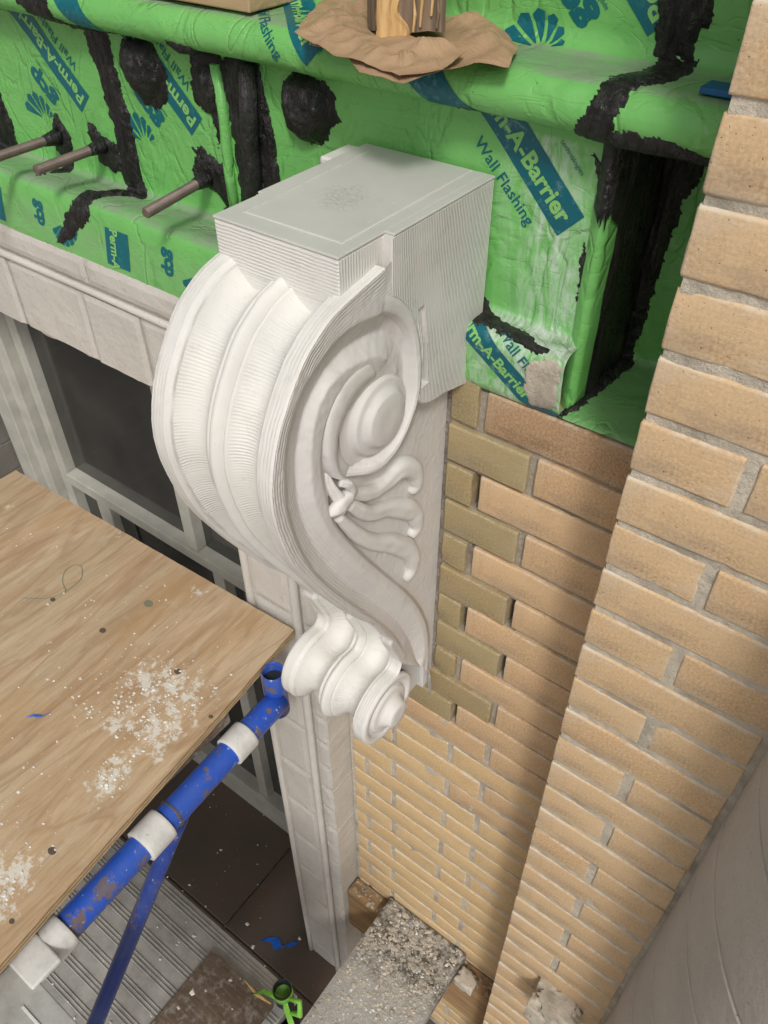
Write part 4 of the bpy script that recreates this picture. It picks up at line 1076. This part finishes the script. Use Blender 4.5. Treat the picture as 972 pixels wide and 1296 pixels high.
# leaf carving: each lobe its own piece
def lobe(pts, rad, xd, name='carved_leaf'):
    P3 = [tuple(on(a, b, 0, x_)) for (a, b), x_ in zip(pts, xd)]; P3 = spline(P3, 34); R_ = np.interp(np.linspace(0, 1, 34), np.linspace(0, 1, len(rad)), rad)
    v, f = tube_mesh(P3, R_.tolist(), 22)
    out = []
    for i, p in enumerate(v):
        k_ = i % 22; c = Vector(P3[i//22]); dn_ = (p-c).normalized(); fc = max(0, dn_.x*.93-dn_.y*.36); al = (i//22)/33; ridge = 1.04-(.42*math.sin(math.pi*min(1, al*1.15+.08))**.6)*fc**7; q = c+(p-c)*ridge
        q += Vector((n3(q.x*70, q.y*70, q.z*70), n3(q.y*70+9, q.z*70, q.x*70), n3(q.z*70, q.x*70+3, q.y*70)))*.0012
        out.append(q)
    b = len(out); f = f[:-2]; out.append(Vector(P3[0])); out.append(Vector(P3[-1])+(Vector(P3[-1])-Vector(P3[-2])).normalized()*rad[-1]*.4); n_ = 22
    for k_ in range(n_): f.append((b, (k_+1) % n_, k_)); f.append((b+1, 33*n_+k_, 33*n_+(k_+1) % n_))
    return pyd(name, out, f, MP_CARVE, br, True)
xd = [-.447, -.449, -.451, -.451, -.451, -.451]
lobe(A4([(450, 1060), (560, 1050), (640, 985), (700, 925), (765, 935), (785, 1000), (762, 1050)]), [.006, .009, .0095, .0115, .0145, .0150, .0120, .007], xd+[-.453])
lobe(A4([(440, 1110), (540, 1155), (640, 1130), (710, 1130)])+B4([(765, 350), (785, 420), (755, 470)]), [.007, .0100, .0105, .0115, .0140, .0150, .0120, .007], xd+[-.453])
lobe(B4([(385, 370), (470, 450), (560, 500), (660, 510), (745, 545), (765, 620), (735, 690)]), [.006, .009, .0105, .0120, .0140, .0155, .0130, .007], xd+[-.453])
#lobe(B4([(440, 350), (540, 400), (640, 430), (700, 460)]), [.005, .008, .009, .006], [-.453]*4)
lobe(A4([(330, 900), (345, 1000), (385, 1070), (420, 1110), (400, 1150)]), [.002, .004, .006, .0075, .006], [-.447, -.444, -.441, -.439, -.441], 'leaf_stem')
lobe(A4([(470, 1040), (430, 1080), (385, 1130), (345, 1160)]), [.006, .009, .009, .006], [-.441, -.438, -.438, -.442], 'leaf_knot')
lobe(A4([(400, 1005), (440, 1010), (466, 1045)]), [.004, .006, .005], [-.436, -.433, -.437], 'leaf_knot')

# ------------------------------------------------------------------ lintel, pilaster, opening
YL = .676
def stone_block(name, x0, x1, y0, y1, z0, z1, mat, parent, ragged=0, seed=0, step=.012, amp=.0012):
    """squared stone with worn arrises and, where asked, a broken lower edge"""
    nx = max(3, int((x1-x0)/step)); nz = max(3, int((z1-z0)/step)); v = []; f = []
    for j in range(nz+1):
        for i in range(nx+1):
            x = x0+(x1-x0)*i/nx; z = z0+(z1-z0)*j/nz; e_ = (i in (0, nx)) or (j in (0, nz))
            y = y0+(.003 if e_ else 0)+amp*fbm(x*30+seed, z*30, 3, 2)
            if ragged and j == 0: z += ragged*(.5+.8*fbm(x*16+seed, 2, 1, 3)); y += .004*abs(n3(x*60, 0, 0))
            if e_: x += .0012*n3(z*80, seed, x*10); z += .0012*n3(x*80, seed, z*10)
            v.append((x, y, z))
    m1 = nx+1
    for j in range(nz):
        for i in range(nx): a = j*m1+i; f.append((a, a+1, a+m1+1, a+m1))
    ring = list(range(m1))+[j*m1+nx for j in range(1, nz+1)]+[nz*m1+i for i in range(nx-1, -1, -1)]+[j*m1 for j in range(nz-1, 0, -1)]
    b = len(v); v += [(v[a][0], y1, v[a][2]) for a in ring]; n_ = len(ring)
    for k_ in range(n_): k2 = (k_+1) % n_; f.append((ring[k2], ring[k_], b+k_, b+k2))
    f.append(tuple(range(b+n_-1, b-1, -1)))
    return pyd(name, v, f, mat, parent)
lint = thing('stone_lintel', 'pale painted stone lintel with broken lower edge below the green membrane at the left', 'lintel')
xj = [-1.90, -1.72, -1.52, -1.345, -1.135, -.990, -.842, -.60]
xj2 = [-1.95, -1.70, -1.48, -1.36, -1.10, -.86, -.60]
for i in range(len(xj)-1):
    stone_block('stone_block', xj[i]+.002, xj[i+1]-.002, YL+(.002 if i % 2 else .0), .90, -.768, -.628, MS_LINTEL, lint, .014, i*3, .010)
for i in range(len(xj2)-1):
    stone_block('stone_block', xj2[i]+.0008, xj2[i+1]-.0008, YL-.001, .69, -.604, -.560, MS_LINTEL, lint, 0, i+20, .010)
v, f = tube_mesh([(-1.94, YL+.001, -.617), (-1.5, YL, -.6165), (-1.1, YL+.001, -.616), (-.60, YL, -.617)], [.0065, .0072, .006, .0068], 12); pyd('bead_moulding', v, f, MS_LINTEL, lint, True)
box('joint_mortar', -1.94, -.602, YL+.005, .895, -.755, -.562, MS_JOINT, lint, .001)
pil = thing('stone_pilaster', 'tall painted stone pilaster below the bracket reaching down to the dark floor', 'pilaster')
z = -.775; i = 0
XPL, XPR = -.842, -.6605
while z > FLOOR+.05:
    h = .196; z0 = max(FLOOR+.002, z-h)
    stone_block('stone_block', XPL+.014, -.728, YL+.0015, .76, z0+.002, z-.001, MS_LINTEL, pil, 0, i, .014)
    z = z0; i += 1
z = -.775; i = 0
while z > FLOOR+.05:
    h = .098; z0 = max(FLOOR+.002, z-h)
    stone_block('stone_block', -.698, XPR, YL+.001, .85, z0+.0015, z-.001, MS_LINTEL, pil, 0, i+50, .012, .002)
    z = z0; i += 1
for x_, r_ in ((XPL+.008, .0085), (-.7125, .0095)):
    pts = [(x_+.0012*n3(q*3, 1, x_), YL+.002+.001*n3(q*5, 7, 0), -.775+(FLOOR+.777)*q/24) for q in range(25)]
    v, f = tube_mesh(pts, [r_*(1+.08*n3(q*2.1, 3, 1)) for q in range(25)], 12); pyd('bead_moulding', v, f, MS_LINTEL, pil, True)
stone_block('flat_fillet', -.7265, -.699, YL+.006, .76, FLOOR+.003, -.777, MS_LINTEL, pil, 0, 91, .02, .001)
box('joint_mortar', XPL+.002, XPR-.004, YL+.007, .98, FLOOR+.004, -.772, MS_JOINT, pil, .001)
# window
YG = 1.0
win = thing('timber_window', 'grey painted timber window with dark glass set deep in the opening at the left', 'window')
def fbox(name, x0, x1, z0, z1, y=YG, d=.05, mat=None): return box(name, x0, x1, y-d, y, z0, z1, mat or M_FRAME, win, .003)
fbox('stile', -2.13, -2.055, FLOOR+.01, -.70, d=.10); fbox('stile', -2.055, -2.005, FLOOR+.01, -.70, d=.075); fbox('stile', -2.003, -1.962, FLOOR+.012, -.71, d=.045)
fbox('transom', -1.96, -.86, -1.652, -1.612, d=.050)
fbox('mullion', -1.415, -1.372, -1.610, -.70, d=.045)
fbox('mullion', -1.845, -1.785, FLOOR+.02, -1.654, d=.04); fbox('mullion', -1.325, -1.280, FLOOR+.02, -1.654, d=.045)
fbox('bottom_rail', -2.0, -.86, FLOOR+.005, FLOOR+.16, d=.06)
for (a, b, c, d_) in ((-1.96, -1.417, -1.610, -.70), (-1.370, -.86, -1.610, -.70), (-1.96, -1.847, FLOOR+.16, -1.654), (-1.783, -1.327, FLOOR+.16, -1.654), (-1.278, -.86, FLOOR+.16, -1.654)):
    box('glass_pane', a, b, YG-.012, YG-.006, c, d_, M_GLASS, win, 0)
fbox('lower_stile', -1.745, -1.70, FLOOR+.17, -1.66, d=.02, mat=M_GLASS)
# grey tile reveal at the far left
jam = thing('tiled_reveal', 'dark grey block reveal at the far left edge behind the window frame', 'reveal')
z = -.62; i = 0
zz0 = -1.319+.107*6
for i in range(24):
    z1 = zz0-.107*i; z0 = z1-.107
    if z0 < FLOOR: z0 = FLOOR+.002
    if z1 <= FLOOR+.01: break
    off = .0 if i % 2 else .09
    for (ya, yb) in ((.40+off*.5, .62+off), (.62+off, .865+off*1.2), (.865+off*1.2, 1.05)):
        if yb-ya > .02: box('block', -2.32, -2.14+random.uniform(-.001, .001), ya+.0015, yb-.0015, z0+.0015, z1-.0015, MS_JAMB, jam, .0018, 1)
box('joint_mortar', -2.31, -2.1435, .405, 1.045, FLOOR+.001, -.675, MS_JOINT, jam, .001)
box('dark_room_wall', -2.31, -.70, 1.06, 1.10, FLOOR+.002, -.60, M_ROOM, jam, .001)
hinge = box('rusty_hinge', -2.128, -2.105, .885, .899, -1.80, -1.74, MM_ROD, win, .002)
# floor
bm = bmesh.new(); q = [bm.verts.new(p) for p in ((-60, -60, FLOOR), (60, -60, FLOOR), (60, 60, FLOOR), (-60, 60, FLOOR))]; bm.faces.new(q)
fl = bm_obj('ground', bm, MS_JOINT); fl['kind'] = 'structure'; fl['label'] = 'dark ground under the floor slabs'
for (a, b, c, d_) in ((-2.13, -1.135, .55, 1.04), (-1.13, -.20, .55, 1.04), (-1.75, -1.135, -.05, .546), (-1.13, -.20, -.05, .546), (-1.75, -1.135, -.65, -.054), (-1.13, -.2, -.65, -.054)):
    o = box('floor_slab', a, b, c, d_, FLOOR-.02, FLOOR+.012, M_FLOOR, fl, .003, 1)

# ------------------------------------------------------------------ plywood platform
ZP = -1.17
pw = thing('plywood_sheet', 'stained plywood platform sheet spattered with white plaster at the lower left', 'plywood')
c0 = on(20, 595, 2, ZP)[:2]; c1 = on(372, 797, 2, ZP)[:2]; c2_ = on(0, 1221, 2, ZP)[:2]
dv = (c2_-c1)/np.linalg.norm(c2_-c1); c3 = c1+dv*1.25
du = (c0-c1)/np.linalg.norm(c0-c1); cL = c0+du*.0
def ply_layer(name, z0, z1, ins, mat, bmp=0):
    A = [c1-du*ins*0, c1+du*1.15*0, None]
    pts = [c0, c1, c3, c3+du*.95]
    # left edge runs from c0 downward
    ctr_ = sum(pts)/4; pts = [p+(ctr_-p)/np.linalg.norm(ctr_-p)*ins for p in pts]
    n = 60; v = []; f = []
    # subdivide boundary for a slightly chewed edge
    ring = []
    for a, b in zip(pts, pts[1:]+pts[:1]):
        m_ = max(4, int(np.linalg.norm(b-a)/.012))
        for t in range(m_):
            p = a+(b-a)*t/m_; nn = np.array([-(b-a)[1], (b-a)[0]]); nn /= np.linalg.norm(nn)
            ring.append(p+nn*.0013*fbm(p[0]*60, p[1]*60, z0*300, 3))
    k_ = len(ring); v = [(p[0], p[1], z1) for p in ring]+[(p[0], p[1], z0) for p in ring]
    f = [tuple(range(k_)), tuple(range(2*k_-1, k_-1, -1))]+[(i, i+k_, (i+1) % k_+k_, (i+1) % k_) for i in range(k_)]
    o = pyd(name, v, f, mat, pw); bm = bmesh.new(); bm.from_mesh(o.data); bmesh.ops.recalc_face_normals(bm, faces=bm.faces); bm.to_mesh(o.data); bm.free(); return o
ply_layer('top_veneer', ZP-.0030, ZP, 0, MW_PLY)
ply_layer('ply_layer', ZP-.0065, ZP-.0032, .0012, MW_EDGE); ply_layer('ply_layer', ZP-.0105, ZP-.0067, -.0003, MW_TAN)
ply_layer('ply_layer', ZP-.0142, ZP-.0107, .0014, MW_EDGE); ply_layer('ply_layer', ZP-.018, ZP-.0144, .0002, MW_TAN)
# plaster spatter as small chips
rs = random.Random(5); v = []; f = []
def chip(v, f, x, y, z, r, rs, h=.4):
    n_ = rs.randint(4, 7); b = len(v); a0 = rs.random()*6
    for k_ in range(n_):
        a = a0+2*math.pi*k_/n_; q = r*rs.uniform(.5, 1.25); v.append((x+q*math.cos(a), y+q*math.sin(a)*rs.uniform(.6, 1), z))
    for k_ in range(n_):
        p = v[b+k_]; v.append((x+(p[0]-x)*.6, y+(p[1]-y)*.6, z+r*h*rs.uniform(.5, 1)))
    for k_ in range(n_): k2 = (k_+1) % n_; f.append((b+k_, b+k2, b+n_+k2, b+n_+k_))
    f.append(tuple(b+n_+k_ for k_ in range(n_)))
clusters = [((185, 855), 26, 85), ((215, 880), 34, 120), ((165, 905), 22, 60), ((125, 890), 20, 25), ((145, 980), 16, 55), ((210, 925), 30, 55), ((15, 1120), 20, 50), ((0, 1040), 25, 35), ((95, 870), 25, 12), ((250, 930), 30, 25), ((180, 770), 30, 10), ((30, 680), 25, 12), ((60, 800), 120, 50), ((180, 960), 90, 80), ((90, 1080), 90, 50)]
for (cx_, cy_), sp_, n_ in clusters:
    for _ in range(n_):
        a = rs.gauss(cx_, sp_); b = rs.gauss(cy_, sp_*.8); p = on(a, b, 2, ZP)
        # keep on the sheet
        rel = p[:2]-c1; uu_ = rel@du; vv_ = rel@dv
        if uu_ < .02 or vv_ < .02 or uu_ > .85 or vv_ > 1.1: continue
        chip(v, f, p[0], p[1], ZP+.0002, abs(rs.gauss(0, .0016))+.0006, rs, .5)
ch = pyd('plaster_spatter', v, f, M_CHIP); ch['kind'] = 'stuff'; tag(ch, 'specks of dry white plaster scattered on the plywood sheet', 'plaster specks')
def scrap(name, px, z, pts, mat, label, seed=0):
    c = on(px[0], px[1], 2, z); v = []; f = []; n_ = len(pts)
    P_ = spline([(a*.001, b*.001) for a, b in pts], 14)
    for i, p in enumerate(P_):
        for s_i in (-1, 1):
            v.append((c[0]+p[0]+s_i*.0016*(1 if z > -2 else 4), c[1]+p[1]+s_i*.0035*(1 if z > -2 else 4), z+.0015+.004*abs(n3(i*.7, s_i, seed))))
    for i in range(13): f.append((2*i, 2*i+1, 2*i+3, 2*i+2))
    o = pyd(name, v, f, mat); m_ = o.modifiers.new('t', 'SOLIDIFY'); m_.thickness = .0008; return tag(o, label, 'tape scrap')
scrap('blue_tape_scrap', (47, 908), ZP, [(-12, -8), (-4, 0), (3, 3), (8, 9), (10, 15)], M_BLUETAPE, 'small curl of blue tape lying on the plywood sheet')
scrap('blue_tape_scrap', (350, 1195), FLOOR+.012, [(-48, -18), (-14, 6), (14, -6), (36, 28), (54, 34)], M_BLUETAPE, 'blue tape scrap on the dark floor near the pilaster foot', 3).scale = (1, 1, 1)
# knots and holes
for (a, b, r_) in ((66, 1077, .0055), (15, 1166, .0035), (130, 798, .0055), (225, 850, .0055), (67, 759, .0045), (267, 907, .0035), (188, 764, .008)):
    p = on(a, b, 2, ZP); v = []; n_ = 20
    for k_ in range(n_):
        t = 2*math.pi*k_/n_; v.append((p[0]+r_*1.3*math.cos(t)*(1+.15*n3(t, a, 0)), p[1]+r_*math.sin(t), ZP+.0003))
    pyd('knot', v, [tuple(range(n_))], simple('knot_%d' % a, (.11, .085, .06) if r_ < .008 else (.2, .2, .13), .8), pw)
# green pencil loop
P_ = [on(a, b, 2, ZP+.0008) for a, b in ((28, 757), (60, 757), (84, 748), (102, 733), (103, 718), (95, 715), (83, 722), (79, 735), (83, 748), (80, 752))]
v, f = tube_mesh(spline([tuple(p) for p in P_], 60), [.0006]*60, 5); pyd('crayon_line', v, f, simple('crayon', (.2, .26, .2), .9), pw)

# ------------------------------------------------------------------ scaffold
sc = thing('scaffold_frame', 'blue steel scaffold frame with white spattered sleeves along the plywood edge', 'scaffold')
ZTu = -1.25
ta, tb_ = Vector((-.668, .568, ZTu)), Vector((-.636, -.35, ZTu)); td = (tb_-ta).normalized()
def nt_path(a, b, n_=24): return [a+(b-a)*i/n_ for i in range(n_+1)]
tube('frame_tube', nt_path(ta, tb_), .0235, MM_BLUE, sc, 32)
pipe_open('upright_socket', (-.677, .570, -1.295), (-.677, .570, -1.176), .0215, .003, MM_BLUE, sc)
tube('bore_shade_plug', [(-.677, .570, -1.29), (-.677, .570, -1.198)], .0186, MM_DARK, sc)  # solid near-black plug, its colour stands in for shade inside the open socket
tube('pin_hole', [(-.6755, .5500, -1.245), (-.6735, .5475, -1.245)], .004, MM_DARK, sc, 16)
def onaxis(px, py):
    best = min(range(1200), key=lambda i: (lambda c: (c[0]-px)**2+(c[1]-py)**2)(projp(ta+(tb_-ta)*i/1200)))
    return best/1200*(tb_-ta).length
def projp(p):
    p = np.array(p); z_ = p@CF; return (486+FPX*(p@CR)/z_, 648+FPX*(p@CD)/z_)
def sleeve(px, py, ln, r, nm='sleeve', mat=None):
    t = onaxis(px, py); p0 = ta+td*(t-ln/2); p1 = ta+td*(t+ln/2)
    v, f = tube_mesh([p0, p0+td*.001]+[p0+(p1-p0)*q/8 for q in range(1, 8)]+[p1-td*.001, p1], [r-.001]+[r*(1+.015*n3(q, px, 0)) for q in range(9)]+[r-.001], 32)
    return pyd(nm, v, f, mat or MM_WHITE, sc, True)
sleeve(303, 942, .046, .0285); sleeve(197, 1060, .050, .0300); sleeve(66, 1195, .052, .0300)
# tie wire round the tube beside the middle sleeve
t0_ = onaxis(222, 1034); pts = []
for k_ in range(90):
    a = k_/90*2*math.pi*2.4; r_ = .0246+.002*math.sin(k_*.7)*.3; c = ta+td*(t0_+.006*k_/90-.003+.002*math.sin(a)); A_ = td.orthogonal().normalized(); B_ = td.cross(A_); pts.append(c+(A_*math.cos(a)+B_*math.sin(a))*r_)
v, f = tube_mesh(pts, [.0009]*90, 6); pyd('tie_wire', v, f, MM_ROD, sc, True)
tube('diagonal_brace', nt_path(Vector((-.664, .335, -1.262)), Vector((-.664, -.30, -2.00)), 16), .0145, MM_BLUED, sc, 24)
# steel ledger under the plywood edge
dk = box('support_rail', -.712, -.690, -.4, .47, -1.225, ZP-.019, MW_BOARD, sc, .002)
# upper deck end hooked over the tube, bottom left corner
ud = thing('upper_deck_end', 'whitish aluminium deck end hooked over the blue tube in the bottom left corner', 'deck')
p = on(62, 1256, 2, -1.222)
box('deck_plate', -.66, .0, -.42, p[1], -1.262, -1.222, MM_ALU, ud, .002)
for i in range(9): box('deck_rib', -.60, .0, p[1]-.03-.028*i-.004, p[1]-.03-.028*i, -1.2215, -1.2195, MM_WHITE, ud, .0006, 1)
box('hook_plate', -.672, -.606, p[1]-.012, p[1]+.036, -1.229, -1.2185, MM_WHITE, ud, .003)
# lower aluminium deck, ribs run along x
ld = thing('aluminium_deck', 'ribbed grey aluminium scaffold deck plank below the blue brace', 'deck')
ZD = -2.2; pe = on(195, 1105, 2, ZD); pf = on(362, 1241, 2, ZD); yD = (pe[1]+pf[1])/2; xE = pf[0]+.045
box('deck_plate', -2.1, xE, yD-.52, yD, ZD-.04, ZD, MM_ALU, ld, .002)
yy = yD-.012; i = 0
while yy > yD-.51:
    for q in (0, .009, .018): box('deck_rib', -2.1, xE-.002, yy-q-.0035, yy-q, ZD+.0002, ZD+.0032, MM_ALU, ld, .0008, 1)
    yy -= .052
bp = [on(a, b, 2, ZD+.022)[:2] for a, b in ((268, 1204), (345, 1272))]; e1 = (bp[1]-bp[0]); e1 = e1/np.linalg.norm(e1); e2 = np.array([-e1[1], e1[0]]); e2 = e2 if e2[1] < 0 else -e2
bb = thing('brown_board', 'weathered dark brown plywood scrap lying on the aluminium deck', 'board')
pts = [bp[0]-e1*0+e2*.004, bp[0]+e1*.01, bp[1], bp[1]+e2*.5, bp[0]+e2*.5-e1*.005]
n_ = len(pts); v = [(p_[0], p_[1], ZD+.022) for p_ in pts]+[(p_[0], p_[1], ZD+.0035) for p_ in pts]
pyd('board_panel', v, [tuple(range(n_-1, -1, -1)), tuple(range(n_, 2*n_))]+[(i, (i+1) % n_, (i+1) % n_+n_, i+n_) for i in range(n_)], MW_BOARD, bb)
q0, q1 = bp[0]*.45+bp[1]*.55, bp[0]*.02+bp[1]*.98
v, f = tube_mesh([(q0[0], q0[1], ZD+.0235), ((q0[0]+q1[0])/2+.004, (q0[1]+q1[1])/2-.006, ZD+.026), (q1[0], q1[1], ZD+.0235)], [.001, .0045, .002], 6); pyd('split_splinter', v, f, MW_FRESH, bb)
gp = thing('tube_with_lime_tape', 'open dark steel tube wrapped with lime green tape beside the deck end', 'tube')
gz_ = -2.13; g = on(357, 1252, 2, gz_)
pipe_open('steel_tube', (g[0], g[1], FLOOR+.01), (g[0], g[1], gz_), .0225, .003, MM_DARK, gp)
pipe_open('lime_tape_wrap', (g[0], g[1], gz_-.030), (g[0], g[1], gz_-.004), .0242, .0014, M_LIME, gp)
for (dx, dy, dz, sd_) in ((.060, -.035, -.11, 1), (-.070, -.045, -.060, 2)):
    P_ = spline([(g[0]+.018, g[1]-.012, gz_-.02), (g[0]+dx*.5, g[1]+dy*.6, gz_+dz*.25), (g[0]+dx, g[1]+dy, gz_+dz)], 14); v = []; f = []
    for i, q in enumerate(P_):
        for s_i in (-1, 1): v.append((q[0]+s_i*.0015, q[1]+s_i*.0065, q[2]+s_i*.003*math.sin(i)))
    for i in range(13): f.append((2*i, 2*i+1, 2*i+3, 2*i+2))
    o = pyd('lime_tape_tail', v, f, M_LIME, gp); o.modifiers.new('t', 'SOLIDIFY').thickness = .0007
v, f = tube_mesh([(g[0]+.02, g[1]-.005, gz_-.012), (g[0]+.05, g[1]+.006, gz_-.006), (g[0]+.062, g[1]-.01, gz_-.03), (g[0]+.03, g[1]-.02, gz_-.05)], [.004, .007, .008, .004], 12); pyd('lime_tape_knot', v, f, M_LIME, gp, True)
pipe_open('coupler', (g[0]+.028, g[1]-.036, gz_-.16), (g[0]+.028, g[1]-.036, gz_-.085), .018, .003, MM_DARK, gp)

# lumber against the wall and the crusted plank on it
lb = noisy_box('wall_ledger_lumber', -.656, .02, .697, .7425, -2.57, -2.332, MW_LUMBER, 10, .001); tag(lb, 'rough timber ledger fixed along the foot of the tan brick wall', 'lumber')
pk = thing('crusted_plank', 'scaffold plank caked with grey mortar debris resting on the ledger at the bottom', 'plank')
noisy_box('board', -.537, -.291, -.6, .741, -2.330, -2.288, MW_GRIT, 22, .0012, pk)
v = []; f = []; rs = random.Random(11)
for _ in range(2600):
    y = rs.uniform(.1, .735); x = rs.uniform(-.530, -.298)
    if rs.random() < .35*(1 if y < .5 else 0): continue
    chip(v, f, x, y, -2.2885, abs(rs.gauss(0, .0032))+.0012, rs, .6)
for _ in range(240):
    chip(v, f, rs.uniform(-.65, -.04), rs.uniform(.70, .74), -2.3325, abs(rs.gauss(0, .004))+.0015, rs, .8)
db = pyd('mortar_debris', v, f, MB_MORTAR); db.data.materials.append(M_CHIP)
for i, p_ in enumerate(db.data.polygons): p_.material_index = 0
ids = np.arange(len(db.data.polygons)); 
db['kind'] = 'stuff'; tag(db, 'loose crumbs of grey mortar on the plank and ledger', 'debris')
v = []; f = []
for _ in range(600): chip(v, f, rs.uniform(-.530, -.298), rs.uniform(.1, .735), -2.2882, abs(rs.gauss(0, .0022))+.001, rs, .5)
for _ in range(70): chip(v, f, rs.uniform(-1.3, -.62), rs.uniform(yD-.5, yD-.02), ZD+.0035, abs(rs.gauss(0, .0035))+.001, rs, .5)
for _ in range(60): chip(v, f, rs.uniform(-1.6, -.8), rs.uniform(.45, 1.0), FLOOR+.013, abs(rs.gauss(0, .004))+.001, rs, .5)
for _ in range(16):
    t_, w_ = rs.random(), rs.random(); q = bp[0]+(bp[1]-bp[0])*t_+e2*w_*.3; chip(v, f, q[0], q[1], ZD+.0222, abs(rs.gauss(0, .005))+.001, rs, .5)
wc = pyd('white_debris', v, f, M_CHIP); wc['kind'] = 'stuff'; tag(wc, 'white plaster crumbs strewn over plank, deck and floor', 'debris')
lump('fallen_rubble', (-.262, .70, -2.325), (.028, .022, .02), 4, MB_MORTAR, wall, 4, .6, 2.5)
